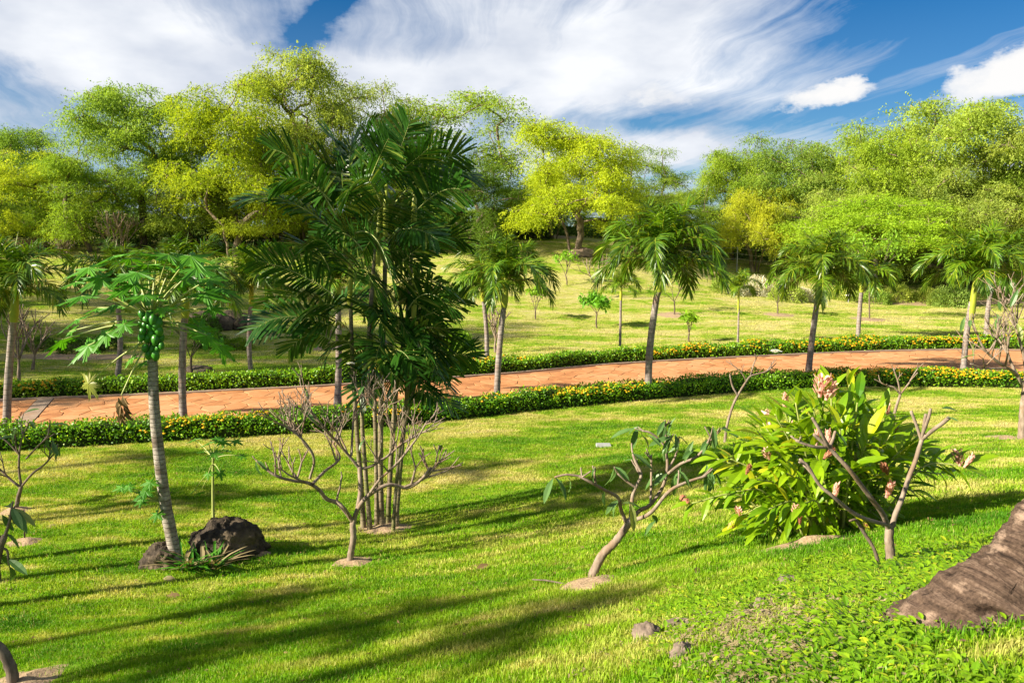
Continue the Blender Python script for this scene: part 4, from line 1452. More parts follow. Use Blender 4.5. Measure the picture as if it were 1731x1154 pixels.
frangipani('forked bare frangipani with long smooth limbs in front of the ginger bush', (1505, 957),
           ([(1505.7, 957), (1505, 935), (1503, 912), (1504, 888)], .058, .046),
           [([(1502, 892), (1492, 868, -.1), (1478, 849, -.15), (1456, 820, -.2), (1436, 794, -.25), (1418, 774, -.25), (1402, 757, -.25), (1388, 745, -.25), (1376, 734, -.25)], .031, .013, ()),
            ([(1402, 757, -.25), (1390, 735, -.3), (1378, 714, -.3), (1373, 706, -.3)], .019, .012, ()),
            ([(1402, 756, -.25), (1408, 742, -.2), (1412, 729, -.2)], .017, .012, ()),
            ([(1397, 756, -.25), (1372, 754, -.3), (1346, 744, -.3)], .015, .010, ((1, 2, 0, .06),)),
            ([(1508, 890), (1514, 868), (1526, 839, .05), (1536, 808, .1), (1547, 780, .1), (1553, 760, .1), (1559, 742, .1)], .030, .018, ()),
            ([(1558, 744, .1), (1549, 718, .1), (1540, 695, .1)], .018, .011, ()),
            ([(1559, 742, .1), (1562, 720, .05), (1565, 700, .05)], .019, .013, ()),
            ([(1561, 730, .05), (1569, 708, 0), (1573, 691, 0)], .015, .011, ()),
            ([(1559, 742, .1), (1578, 726, 0), (1592, 716, -.05), (1604, 706, -.1)], .021, .017, ()),
            ([(1503, 887), (1480, 882, -.2), (1452, 872, -.3), (1428, 856, -.35), (1409, 839, -.4), (1388, 822, -.4), (1376, 805, -.4), (1366, 788, -.4), (1352, 776, -.4)], .022, .009, ((.85, 2, 0, .1),))], 5,
           leaves=3, leafL=.16, ptips=((1592, 690, 0), (1598, 705, -.1)))
frangipani('thin bare frangipani sapling with white flower behind the left of the ginger bush', (1225, 748),
           ([(1225, 748), (1229, 719), (1238, 688), (1247, 668)], .05, .042),
           [([(1247, 668), (1238, 652), (1234, 634)], .032, .02, ((1, 1, 0, .1),)), ([(1247, 668), (1258, 650), (1268, 636), (1280, 632), (1294, 628), (1306, 620)], .036, .016, ((1, 2, 0, .18), (.75, 1, 1, .2))),
            ([(1262, 644), (1252, 628), (1236, 615)], .022, .012, ((1, 2, 0, .16), (.5, 1, 0, .2))), ([(1268, 636), (1274, 616), (1278, 607)], .022, .014, ((1, 2, 0, .16),))], 6,
           flowers=((1311, 595, .1),), flsize=.17)
frangipani('little bare frangipani showing above the right shoulder of the ginger bush', (1510, 706),
           ([(1511, 704), (1516, 684), (1522, 667)], .06, .05),
           [([(1522, 667), (1512, 655), (1500, 652)], .036, .024, ((1, 2, 1, .2),)), ([(1522, 667), (1518, 645), (1510, 622)], .034, .018, ((1, 2, 0, .2), (.6, 1, 1, .2))),
            ([(1522, 666), (1536, 648), (1544, 634), (1553, 620)], .036, .018, ((1, 2, 0, .2), (.6, 1, 0, .25)))], 7)
frangipani('pale branched frangipani cut by the right edge with few leaves on a dark trunk', (1727, 742),
           ([(1727, 742), (1729, 710), (1731, 680), (1734, 655)], .13, .11),
           [([(1734, 656), (1715, 630), (1690, 614, -.2), (1664, 590, -.3), (1650, 560, -.3)], .06, .018, ((1, 3, 1, .3), (.75, 3, 2, .35), (.5, 2, 2, .4))),
            ([(1734, 656), (1712, 620, .3), (1700, 585, .4), (1694, 548, .4)], .055, .018, ((1, 3, 2, .3), (.6, 3, 2, .35))),
            ([(1734, 655), (1732, 610), (1722, 570), (1712, 530), (1706, 505)], .055, .018, ((1, 3, 2, .3), (.6, 3, 2, .4))),
            ([(1734, 655), (1762, 610), (1790, 570), (1800, 530)], .06, .018, ((1, 3, 2, .3), (.6, 3, 2, .4))),
            ([(1700, 622, -.2), (1665, 622, -.4), (1640, 615, -.5)], .03, .014, ((1, 2, 1, .28), (.6, 2, 1, .3)))], 8, leaves=22, leafL=.34)
frangipani('frangipani with dull green leaves near the left edge in front of the hedge', (27, 862),
           ([(27, 860), (31, 840), (36, 822)], .06, .05),
           [([(36, 824), (20, 812), (2, 795), (-14, 780)], .036, .016, ((1, 2, 1, .2), (.6, 2, 1, .22))), ([(36, 822), (32, 790), (34, 755), (40, 730)], .034, .014, ((1, 2, 1, .2), (.6, 2, 1, .25))),
            ([(36, 822), (55, 800, -.1), (75, 785, -.1), (90, 768, -.1), (98, 762, -.1)], .032, .013, ((1, 2, 0, .14), (.6, 2, 1, .2))), ([(44, 775), (66, 752), (80, 738), (84, 718)], .024, .016, ((1, 1, 0, .14), (.5, 2, 0, .2))),
            ([(34, 770), (14, 748), (-4, 735)], .022, .013, ((1, 2, 1, .18),))], 9, leaves=30, leafL=.26, mat='plum_dark')
frangipani('leafy frangipani cut off by the left edge with long grey-green leaves', (-8, 968),
           ([(-8, 968), (-2, 935), (8, 905)], .06, .045),
           [([(8, 906), (16, 882), (20, 858)], .026, .014, ((1, 2, 0, .12),)), ([(4, 915), (-12, 890), (-30, 860)], .026, .014, ((1, 2, 1, .15),)), ([(2, 925), (12, 930), (14, 945)], .016, .010, ((1, 1, 0, .08),))], 10,
           leaves=20, leafL=.30, mat='plum_dark', Y=7.6, ptips=((18, 860), (14, 870), (20, 862), (8, 900), (12, 950), (6, 940), (4, 870), (10, 935)))
frangipani('dark bent bare trunk of a frangipani in the bottom left corner', (20, 1160),
           ([(22, 1165), (20, 1135), (8, 1105), (-10, 1085)], .085, .06),
           [([(-10, 1086), (-40, 1060), (-70, 1040)], .05, .03, ((1, 2, 1, .2),)), ([(-10, 1086), (-30, 1040), (-38, 990)], .045, .025, ((1, 2, 1, .2),))], 11, mat='plum_dark')

# a bare grey stick stuck in the grass
stb = G(1490, 960)
mb = MB()
mb.tube(smooth_poly([P(1490, 960, stb.y) - stb - Vector((0, 0, .05)), P(1479, 930, stb.y) - stb, P(1464, 905, stb.y) - stb, P(1452, 886, stb.y) - stb, P(1446, 878, stb.y - .03) - stb, P(1436, 880, stb.y - .05) - stb], 14),
        [.013] * 8 + [.012, .011, .010, .009, .008, .007], 7, jit=.08)
tag(link('stick', mb.mesh('stick', M['plum_dark']), None, stb), 'bare grey stick leaning from the grass beside the forked frangipani foot', 'stick')
stb = G(41, 912)
mb = MB()
mb.tube([Vector((0, 0, -.1)), P(41, 880, stb.y) - stb, P(40, 862, stb.y) - stb], [.012, .011, .010], 6)
tag(link('stake', mb.mesh('stake', M['rock']), None, stb), 'thin dark stake standing upright in the lawn near the left edge', 'stake')

# ------------------------------------------------------------------ ginger bush
def ginger():
    r = random.Random(31)
    base = G(1392, 905)
    base.y += 0.35
    base.z = hz(base.x, base.y)
    root = thing('ginger_bush', 'lush green ginger bush with pink cone flowers behind the forked frangipani', 'shrub', base)
    Y0 = base.y

    def L(px, py, dy=0.0):
        return P(px, py, Y0 + dy) - base
    gm = []
    for k, (dr, fo) in enumerate(((.16, .30), (.34, .40), (.55, .30))):
        mb = MB()
        mb.leaf((0, 0, 0), (1, 0, 0), (0, 0, 1), 1.0, 0.30, dr, fo, prof=((0, .10), (.12, .5), (.3, .92), (.5, 1), (.72, .78), (.9, .35), (1, .02)))
        gm.append(mb.mesh('ginger_leaf', M['ginger'], False))
    tips = [(1392, 672, -.1), (1436, 650, .1), (1325, 690, 0), (1290, 715, .2), (1270, 745, -.1), (1235, 775, 0), (1212, 775, .3), (1350, 720, -.5), (1310, 760, -.5), (1420, 700, -.4), (1460, 690, .3), (1490, 705, 0), (1520, 720, .3),
            (1470, 740, -.4), (1530, 770, -.1), (1570, 770, .2), (1625, 785, -.2), (1590, 800, .3), (1245, 830, -.3), (1225, 815, .3), (1280, 810, -.5), (1330, 800, -.7), (1380, 770, -.7), (1440, 790, -.7), (1500, 800, -.5),
            (1545, 830, -.2), (1360, 690, .5), (1410, 680, .5), (1450, 720, .6), (1300, 740, .6), (1255, 870, -.4), (1300, 860, -.7), (1360, 850, -.8), (1170, 850, -.2), (1400, 730, .2), (1345, 760, .2), (1500, 750, .5)]
    tips += [(1345, 680, -.2), (1375, 690, -.3), (1450, 675, -.2), (1405, 655, .2), (1310, 700, -.2), (1475, 715, -.2), (1420, 725, -.5), (1365, 735, -.5), (1280, 728, -.3), (1540, 752, -.2), (1505, 735, -.4), (1260, 770, .2), (1430, 690, -.1)]
    nleaf = 0
    stems = MB()
    rest = MB()
    ends = []
    for k, (px, py, dy) in enumerate(tips):
        bx = 1390 + (px - 1390) * 0.34 + r.uniform(-14, 14)
        by = dy * 0.35
        p0 = Vector((L(bx, 905).x, by, 0))
        p0.z = hz(base.x + p0.x, base.y + p0.y) - base.z - .03
        p2 = L(px, py, dy)
        p1 = p0.lerp(p2, .5) + Vector((0, 0, .16 + .10 * abs(px - 1390) / 200))
        pts = smooth_poly([p0, p1, p2], 18)
        stems.tube(pts, [.014 * (1 - .5 * i / 17) for i in range(18)], 5, r=r)
        T = (pts[-1] - pts[-3]).normalized()
        ends.append((pts[-1], T))
        ln = (p2 - p0).length
        n = 9
        ax = Vector((math.cos(k * 2.4), math.sin(k * 2.4), 0))
        for i in range(n + 5):
            s = 0.22 + 0.80 * i / (n + 4)
            s = min(s, 1.0)
            q = min(16, int(s * 17))
            p = pts[q].lerp(pts[q + 1], s * 17 - q)
            t_ = (pts[q + 1] - pts[q]).normalized()
            sd = t_.cross(ax).normalized() * (1 if i % 2 else -1)
            d = sd * r.uniform(.6, 1.0) + t_ * r.uniform(.45, 1.0) + Vector((r.uniform(-.3, .3), r.uniform(-.45, .25), r.uniform(.1, .55)))
            if i >= n + 3:
                d = t_ + sd * .35
            up = Vector((r.uniform(-.3, .3), r.uniform(-.5, .2), 1))
            sc = r.uniform(.25, .37) * (0.85 if s < .4 else 1) * (.74 if py > 790 else 1)
            if i >= 6 and nleaf < 298:
                put('leaf', gm[r.randrange(3)], root, p, d, up, sc)
                nleaf += 1
            else:
                rest.leaf(p, d, up, sc * .9, sc * .25, r.uniform(.2, .5), .3)
    # lower skirt of leaves
    for k in range(620):
        a, q, e = r.uniform(0, 6.28), r.uniform(.45, 1), r.uniform(0, 1.45)
        p = Vector((math.cos(a) * q * .84 * math.cos(e) ** .6, math.sin(a) * q * .5 * math.cos(e) ** .6, .06 + q * .98 * math.sin(e)))
        rest.leaf(p, Vector((math.cos(a), math.sin(a) - .2, r.uniform(-.5, .6))), Vector((0, -.3, 1)), r.uniform(.15, .27), r.uniform(.045, .07), .35, .3)
    link('stems', stems.mesh('ginger_stems', M['petiole']), root)
    link('foliage', rest.mesh('ginger_foliage', M['ginger'], False), root, kind='stuff')

    def cone(size, mat, seed, open_=1.0):
        q = random.Random(seed)
        mb = MB()
        for i in range(26):
            h = i / 26
            a = i * 2.4
            rad = (.16 + .26 * math.sin(math.pi * (0.15 + .7 * h))) * open_
            p = Vector((math.cos(a) * rad * .45, math.sin(a) * rad * .45, h * 1.0))
            mb.leaf(p, Vector((math.cos(a) * .7 * open_, math.sin(a) * .7 * open_, .9)), Vector((-math.cos(a), -math.sin(a), .6)), q.uniform(.30, .46), .20, -.2, .5)
        mb.tube([(0, 0, -.1), (0, 0, .5), (0, 0, 1.05)], [.10, .14, .06], 7)
        return mb.mesh('ginger_flower', M[mat], False)
    cA, cB = cone(1, 'pink', 1, 1.5), cone(1, 'pink', 2, .8)
    cC = cone(1, 'pink_old', 3, .9)
    for (px, py, dy, s, me, tilt) in ((1386, 668, -.15, .135, cA, (0, -.1)), (1408, 664, -.12, .11, cB, (.3, 0)), (1397, 674, -.16, .12, cA, (.1, -.3)), (1327, 690, -.02, .10, cB, (0, 0)), (1302, 720, .15, .13, cB, (-.9, -.2)), (1318, 730, .1, .11, cB, (.8, -.4)),
                                     (1380, 752, -.75, .085, cB, (0, 0)), (1400, 750, -.75, .085, cB, (.1, 0)), (1393, 775, -.7, .09, cC, (.2, -.6)), (1622, 785, -.2, .10, cA, (-.3, 0)), (1631, 788, -.22, .09, cB, (.5, 0)), (1500, 800, -.55, .10, cC, (0, -.8)),
                                     (1499, 838, -.6, .11, cB, (.35, -.2)), (1411, 840, -.85, .085, cB, (-.1, 0)), (1300, 775, -.4, .07, cA, (.2, -.4)), (1262, 800, -.3, .07, cC, (0, -.4)), (1250, 870, -.45, .06, cA, (0, -.5)), (1240, 892, -.4, .05, cA, (.4, -.5)),
                                     (1463, 900, -.5, .06, cC, (0, 0)), (1164, 850, -.2, .11, cC, (.1, -1.6)), (1352, 885, -.7, .05, cC, (0, 0)), (1500, 702, .2, .08, cB, (0, 0)), (1446, 795, -.2, .07, cC, (0, 0)), (1500, 735, .1, .08, cC, (1, 0)),
                                     (1342, 868, -.85, .06, cA, (0, -.4))):
        o = link('flower', me, root, L(px, py, dy))
        o.scale = (s * 1.3, s * 1.3, s * 1.3)
        o.rotation_euler = (0.0 - tilt[1], tilt[0], px * .1)


ginger()

# ------------------------------------------------------------------ leaning coconut palm at the right edge (its crown stands above the frame)
def coconut():
    r = random.Random(3)
    base = P(1690, 1062, 3.45)
    base.z = hz(base.x, base.y)
    root = thing('coconut_palm', 'thick brown coconut palm trunk with flared base leaning out at the right edge', 'palm tree', base)

    def L(px, py, Y):
        return P(px, py, Y) - base
    ax = [L(1682, 1120, 3.45), L(1694, 1045, 3.47), L(1745, 970, 3.5), L(1805, 885, 3.55), L(1880, 780, 3.65), L(2010, 600, 3.8), L(2300, 300, 3.9), L(2700, 0, 4.0), L(3300, -500, 4.0)]
    fine = smooth_poly(ax, 1601)
    ids = list(range(0, 620, 3)) + list(range(620, 1601, 14))
    pts = [fine[i] for i in ids]
    n = len(pts)
    # slow build-up of rings: closer together at the flared foot
    rad = np.interp(np.array(ids) / 200.0, [0, 0.6, 1, 1.5, 2, 3, 4, 5, 8], [.60, .46, .315, .245, .215, .20, .19, .17, .14])
    seg = 72
    vs, fs, uvs = [], [], []
    tp = (pts[1] - pts[0]).normalized()
    nr = tp.orthogonal().normalized()
    acc = 0.0
    for i in range(n):
        tg = (pts[min(n - 1, i + 1)] - pts[max(0, i - 1)]).normalized()
        nr = (nr - tg * nr.dot(tg)).normalized()
        bn = tg.cross(nr)
        if i:
            acc += (pts[i] - pts[i - 1]).length
        for k in range(seg):
            a = 2 * math.pi * k / seg
            dv = nr * math.cos(a) + bn * math.sin(a)
            q = pts[i] + dv * rad[i]
            w = acc * 17 + 1.4 * noise.noise((math.cos(a) * 1.4, math.sin(a) * 1.4, acc * 2))
            ridge = (w - math.floor(w))
            dsp = .007 * (ridge ** 2 - .3) + .018 * noise.noise(q * 4.5) + .014 * noise.noise(q * 13) + .010 * noise.noise(q * 34)
            gash = noise.noise(Vector((q.x * 9, q.y * 9, q.z * 22)))
            if gash > .34:
                dsp -= .045 * (gash - .34) / .3
            vs.append(q + dv * dsp)
            uvs.append((k / seg * 1.4, acc))
    for i in range(n - 1):
        for k in range(seg):
            k2 = (k + 1) % seg
            fs.append((i * seg + k, i * seg + k2, (i + 1) * seg + k2, (i + 1) * seg + k))
    mb = MB()
    mb.add(vs, fs)
    me = mb.mesh('coconut_trunk', M['coconut'])
    ul = me.uv_layers.new(name='bark')
    vi = np.empty(len(me.loops), np.int32)
    me.loops.foreach_get('vertex_index', vi)
    ua = np.array(uvs)[vi]
    # close the seam
    ua = ua.reshape(-1, 4, 2)
    sm = (ua[:, :, 0].max(1) - ua[:, :, 0].min(1)) > .7
    ua[sm, :, 0] = np.where(ua[sm, :, 0] < .5, ua[sm, :, 0] + 1.4, ua[sm, :, 0])
    ul.data.foreach_set('uv', ua.astype(np.float32).ravel())
    link('trunk', me, root)
    mb = MB()
    for k in range(46):
        a = r.uniform(math.pi * .8, math.pi * 1.9)
        q = Vector((math.cos(a) * r.uniform(.40, .50), math.sin(a) * r.uniform(.36, .46), 0)) + ax[1]
        q.z = hz(base.x + q.x, base.y + q.y) - base.z + r.uniform(-.02, .01)
        d = Vector((math.cos(a), math.sin(a), r.uniform(-.5, .1)))
        mb.tube([q - d * .05 + Vector((0, 0, .02)), q, q + d * r.uniform(.03, .08) - Vector((0, 0, .02))], [.010, .010, .005], 5, jit=.3, r=r)
    link('roots', mb.mesh('coconut_roots', M['coconut']), root, kind='stuff')
    top = pts[-1]
    for i in range(16):
        u = (i + .5) / 16
        o = link('frond', MANILA[2 * min(5, int(u * 6)) + r.randrange(2)], root, top)
        o.rotation_euler = (0, 0, i * 2.39996)
        o.scale = (2.6,) * 3


coconut()

# ------------------------------------------------------------------ feathery background trees
def tree_variant(seed, ntr, lobes, nclump, perclump, fork_h=.28, lean=.25, spread=1.0, droop=.35):
    """tree 10 m tall, about 10 m wide: twig ends spread through lobes, branches grown down to the stems"""
    r = random.Random(seed)
    q = np.random.RandomState(seed)
    cl = []
    for (lx, ly, lz, rx, rz_) in lobes:
        m = int(nclump * (rx * rx) / sum(l[3] ** 2 for l in lobes))
        for _ in range(m):
            a = r.uniform(0, 6.283)
            s = r.random() ** .45
            zz = r.uniform(-.55, 1.0)
            prof = math.sqrt(max(0, 1 - max(0, zz) ** 2)) if zz > 0 else 1 - .35 * (-zz)
            cl.append(Vector((lx + math.cos(a) * rx * s * prof, ly + math.sin(a) * rx * s * prof, lz + zz * rz_)))
    nodes = []          # pos, parent
    roots = []
    for t_ in range(ntr):
        a = t_ * 2 * math.pi / ntr + r.uniform(0, 1)
        b = Vector((math.cos(a), math.sin(a), 0)) * (.28 if ntr > 1 else 0)
        ln = Vector((math.cos(a) * lean, math.sin(a) * lean, 0)) * (1 if ntr > 1 else .6)
        pr_ = -1
        for i in range(6):
            f = i / 5
            p = b + ln * 10 * fork_h * f + Vector((r.uniform(-.08, .08), r.uniform(-.08, .08), 10 * fork_h * f))
            if i == 0:
                p.z = -.4
            nodes.append([p, pr_])
            pr_ = len(nodes) - 1
        roots.append(pr_)
    tops = list(roots)
    cl.sort(key=lambda c: (c - Vector((0, 0, 10 * fork_h))).length)
    cand = list(tops)
    for c in cl:
        best, bi = 1e9, None
        for i in cand:
            v = c - nodes[i][0]
            dd = v.length + (1.2 if v.z < -.2 else 0)
            if dd < best:
                best, bi = dd, i
        p0 = nodes[bi][0]
        pr_ = bi
        k = max(1, int((c - p0).length / .55))
        for j in range(1, k + 1):
            f = j / k
            p = p0.lerp(c, f) + Vector((r.uniform(-.1, .1), r.uniform(-.1, .1), r.uniform(-.06, .06) + .16 * math.sin(f * 3.14))) * (0 if j == k else 1)
            nodes.append([p, pr_])
            pr_ = len(nodes) - 1
            cand.append(pr_)
    cnt = [0] * len(nodes)
    child = [[] for _ in nodes]
    for i, (p, a) in enumerate(nodes):
        if a >= 0:
            child[a].append(i)
    for i in range(len(nodes) - 1, -1, -1):
        cnt[i] = max(1, sum(cnt[c] for c in child[i]))
    rad = [0.020 * c ** .52 for c in cnt]
    mb = MB()
    starts = [i for i, n_ in enumerate(nodes) if n_[1] < 0]
    stack = [(i, None) for i in starts]
    while stack:
        i, par = stack.pop()
        chain = [i] if par is None else [par, i]
        cur = i
        while child[cur]:
            ch = sorted(child[cur], key=lambda c: -cnt[c])
            for c in ch[1:]:
                stack.append((c, cur))
            cur = ch[0]
            chain.append(cur)
        if len(chain) > 1:
            rr = [rad[k] for k in chain]
            if par is not None:
                rr[0] = rr[1]
            mb.tube([nodes[k][0] for k in chain], rr, 7 if rr[0] > .09 else 4, r=r)
    trunk = mb.mesh('tree_trunk', M['tree_bark'])
    # feathery sprays
    C = np.array([tuple(c) for c in cl])
    NS = 10
    idx = q.randint(0, len(C), len(C) * perclump * 5 // (2 * NS))
    n = len(idx)
    ang = q.uniform(0, 2 * np.pi, n)
    rr = q.uniform(0, 1, n) ** .6
    sz = q.uniform(.5, 1.2, len(C))[idx]
    off = np.stack([np.cos(ang) * rr * sz, np.sin(ang) * rr * sz, q.normal(0, .13, n) - rr ** 2 * .30 * sz], 1)
    pos = C[idx] + off
    d = np.stack([np.cos(ang), np.sin(ang), np.full(n, -droop)], 1) + q.normal(0, .55, (n, 3))
    up = np.stack([q.normal(0, .45, n), q.normal(0, .45, n), np.ones(n)], 1)
    d = unit(d)
    ln = q.uniform(.35, 1.0, n)
    # small leaflets strung along every drooping spray
    st = (np.arange(NS) / (NS - 1))[None, :, None]
    pp = pos[:, None, :] + d[:, None, :] * st * ln[:, None, None] - np.array([0, 0, 1.0]) * (st ** 2) * (ln * .28)[:, None, None]
    pp = pp + q.normal(0, .025, pp.shape)
    m = n * NS
    dd = np.repeat(d, NS, 0) * .7 + q.normal(0, .6, (m, 3))
    uu = np.repeat(up, NS, 0) + q.normal(0, .4, (m, 3))
    Lf = q.uniform(.08, .17, m)
    V, F = leaf_quads(pp.reshape(-1, 3), dd, uu, Lf, Lf * q.uniform(.36, .6, m))
    crown = npmesh('tree_crown', V, F, M['tree'], False)
    return trunk, crown


def mk_cloud(seed, n, rad, zlo, zhi, rmin, rmax, flat=.6, top=.5):
    """lobes strewn through a dome, the shell favoured"""
    r = random.Random(seed)
    out = []
    for i in range(n):
        a = i * 2.39996 + r.uniform(-.5, .5)
        q = ((i + .5) / n)
        e = math.asin(q ** 1.0) if i % 3 else r.uniform(-.1, 1.2)
        s = r.uniform(.5, 1.08)
        rx = r.uniform(rmin, rmax) * (1 - .3 * q)
        zm = (zlo + zhi) / 2 - .08 * (zhi - zlo)
        z = zlo + (zhi - zlo) * (.18 + .82 * math.sin(e)) * r.uniform(.74, 1.02) - rx * flat * .5
        d = rad * math.cos(e) ** top * s
        out.append((math.cos(a) * d, math.sin(a) * d, z, rx, rx * flat * r.uniform(.8, 1.2)))
    return out


def mk_lobes(seed, n, spread, zlo, zhi, rmin, rmax, flat=.38):
    r = random.Random(seed)
    out = []
    for i in range(n):
        a = i * 2.4 + r.uniform(-.4, .4)
        d = spread * math.sqrt((i + .3) / n)
        rx = r.uniform(rmin, rmax)
        z = zhi - (zhi - zlo) * (d / spread) ** 1.3 * r.uniform(.55, 1.1) - rx * flat * .8
        out.append((math.cos(a) * d, math.sin(a) * d, z, rx, rx * flat * r.uniform(.8, 1.2)))
    return out


TREES = [
    tree_variant(1, 1, mk_cloud(1, 34, 4.5, 2.6, 10, .6, 1.3, .5), 400, 66, .30, .2),            # tall, layered
    tree_variant(2, 2, mk_cloud(2, 42, 4.5, 1.4, 10, .6, 1.4, .7), 480, 72, .18, .3),      # rounded, billowing
    tree_variant(3, 3, mk_cloud(3, 42, 4.5, 2.2, 10, .6, 1.4, .7), 480, 72, .24, .26),      # three stems
    tree_variant(4, 1, mk_cloud(4, 34, 4.5, 2.8, 10, .5, 1.2, .6), 340, 52, .28, .25),    # thin, airy
    tree_variant(5, 2, mk_cloud(5, 44, 4.6, .6, 10, .6, 1.4, .7, .4), 500, 72, .12, .3),     # wide and low
    tree_variant(6, 1, mk_lobes(6, 13, 4.4, 5.8, 9.8, 1.4, 2.0, .34), 320, 75, .42, .2),      # flat umbrella
]
NAMES = ['tree'] * 6


def tree(px, Y, top_py, half_px, var, tint, label, group='feathery trees behind the lawn', rz=None, dz=0.0):
    b = ground_at(px, Y)
    top = P(px, top_py, Y).z
    h = top - b.z
    sx = half_px / F0 * Y / 5.0
    root = thing('tree', label, 'tree', b + Vector((0, 0, dz)), group)
    root.rotation_euler = (0, 0, rng.uniform(0, 6.28) if rz is None else rz)
    root.scale = (sx, sx, h / 10.0)
    tr, cr = TREES[var]
    link('trunk', tr, root)
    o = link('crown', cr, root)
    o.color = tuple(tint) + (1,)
    return root


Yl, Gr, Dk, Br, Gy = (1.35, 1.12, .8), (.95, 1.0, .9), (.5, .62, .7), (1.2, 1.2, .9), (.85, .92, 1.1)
tree(250, 60, 108, 120, 0, (.80, .92, 1.1), 'tallest layered tree at the upper left with dark limbs showing through its crown')
tree(395, 57, 128, 125, 1, (1.42, 1.28, .55), 'yellowest billowing tree left of the dark palm clump')
tree(520, 61, 92, 130, 2, (1.2, 1.1, 1.5), 'tall yellow-green tree whose top rises behind the dark palm clump')
tree(640, 64, 128, 110, 3, (1.1, 1.0, 1.8), 'airy tree between the palm clump top and the sky')
tree(770, 66, 146, 150, 3, (1.05, 1.1, 1.0), 'open grey-green tree with thin crown right of the palm clump top')
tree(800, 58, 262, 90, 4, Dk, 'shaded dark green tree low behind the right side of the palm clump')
tree(972, 57, 196, 118, 2, (1.35, 1.25, .6), 'bright yellow-green tree with three slanting trunks in the centre', rz=.4)
tree(1080, 70, 240, 75, 3, Gy, 'thin darker tree just right of the three-trunked tree')
tree(1120, 66, 300, 80, 4, Gr, 'low dark green tree behind the large leaning palm crown')
tree(1235, 64, 226, 75, 0, Br, 'slim layered tree with a tufted top right of the sky gap')
tree(1330, 62, 212, 110, 1, (1.0, 1.05, 1.3), 'broad tree left of the small heaped cloud')
tree(1400, 66, 216, 95, 3, Gr, 'airy tree under the small heaped cloud')
tree(1275, 60, 300, 75, 2, (1.45, 1.2, .8), 'bright low tree with dark stems left of the flat-topped tree')
tree(1600, 62, 128, 150, 0, (1.05, 1.05, 1.3), 'tallest tree at the right with branches showing against a white cloud')
tree(1500, 60, 190, 120, 1, Br, 'rounded tree at the left of the tallest right hand tree')
tree(1475, 53, 322, 150, 5, (1.0, 1.15, .7), 'flat-topped bright green tree spreading over the far lawn palms', rz=1.0)
tree(1690, 58, 205, 120, 3, (1.1, 1.0, 1.4), 'dense green tree below the tallest tree near the right edge')
tree(1760, 56, 280, 110, 2, Gr, 'green tree cut by the right edge above the far palms')
tree(1610, 57, 262, 110, 4, (1.35, 1.22, 2.0), 'pale feathery low tree above the right edge palms')
tree(1400, 58, 275, 90, 4, (1.3, 1.2, 2.0), 'pale feathery tree between the flat-topped tree and the broad tree')
tree(40, 72, 188, 90, 0, (.7, .85, .95), 'dark green far tree at the upper left edge')
tree(75, 58, 248, 105, 4, (1.3, 1.2, .7), 'bright green low tree at the left edge above the dark undergrowth')
tree(165, 57, 232, 95, 4, (.95, 1.05, .9), 'wide green tree in front of the tallest left tree')
tree(-40, 60, 235, 100, 1, (.8, .95, .9), 'green tree cut by the left edge of the view')
tree(320, 60, 250, 90, 4, (1.1, 1.05, 1.4), 'low tree between the tallest left tree and the yellowest tree')
tree(470, 60, 270, 95, 4, (1.3, 1.15, .8), 'low yellow-green tree behind the left fronds of the palm clump')
tree(600, 62, 250, 100, 4, (1.0, 1.0, .85), 'low tree hidden behind the middle of the palm clump')
tree(700, 63, 290, 90, 4, Gr, 'low tree behind the right half of the palm clump')
tree(890, 72, 300, 60, 4, (.8, .95, .9), 'small far tree left of the three-trunked tree')
tree(935, 64, 250, 70, 1, (1.4, 1.2, .8), 'yellow-green tree close behind the left of the three-trunked tree')
SECOND = ('at the left edge behind the bright low tree', 'behind the wide green tree below the tallest left tree', 'behind the trunk of the tallest left tree', 'behind the foot of the yellowest tree',
          'behind the left fronds of the palm clump', 'behind the right fronds of the palm clump', 'behind the shaded tree right of the palm clump', 'behind the left stem of the three-trunked tree',
          'behind the right stem of the three-trunked tree', 'in the low sky gap right of the large leaning palm', 'behind the slim layered tree', 'behind the broad tree under the heaped cloud', 'behind the flat-topped tree',
          'behind the left limbs of the tallest right tree', 'behind the right limbs of the tallest right tree', 'at the right edge behind the tree cut by the frame')
for k, (px, top, hw, v) in enumerate(((0, 290, 90, 4), (130, 320, 90, 1), (230, 310, 90, 4), (420, 300, 95, 1), (560, 300, 90, 4), (680, 320, 90, 1), (800, 345, 70, 4), (960, 330, 80, 4), (1060, 330, 70, 1),
                                      (1160, 330, 60, 4), (1250, 330, 80, 1), (1350, 310, 85, 4), (1450, 300, 85, 1), (1560, 290, 90, 4), (1660, 280, 90, 1), (1760, 270, 90, 4))):
    tree(px, 78, top, hw, v, (1.0, 1.05, .9), 'far tree in the wood ' + SECOND[k], group='second row of trees in the wood')
# trees standing left of the frame: the sun comes through them on to the lawn
for k, (x, y, h, s, v) in enumerate(((-33, 9, 9, 1.0, 3), (-38, 18, 10, 1.1, 3), (-44, 27, 11, 1.2, 0), (-52, 36, 11, 1.2, 3), (-27, -12, 10, 1.0, 3), (-26, 28.5, 16, 1.0, 1), (-31, 37, 15, 1.1, 1), (-26, 21, 12, .9, 3), (-25, 31, 11, .8, 3))):
    root = thing('tree', 'feathery tree standing outside the left edge of the view', 'tree', (x, y, hz(x, y)), 'trees left of the view')
    root.scale = (s, s, h / 10)
    root.rotation_euler = (0, 0, k * 1.1)
    link('trunk', TREES[v][0], root)
    o = link('crown', TREES[v][1], root)
    o.color = (1, 1, .9, 1)
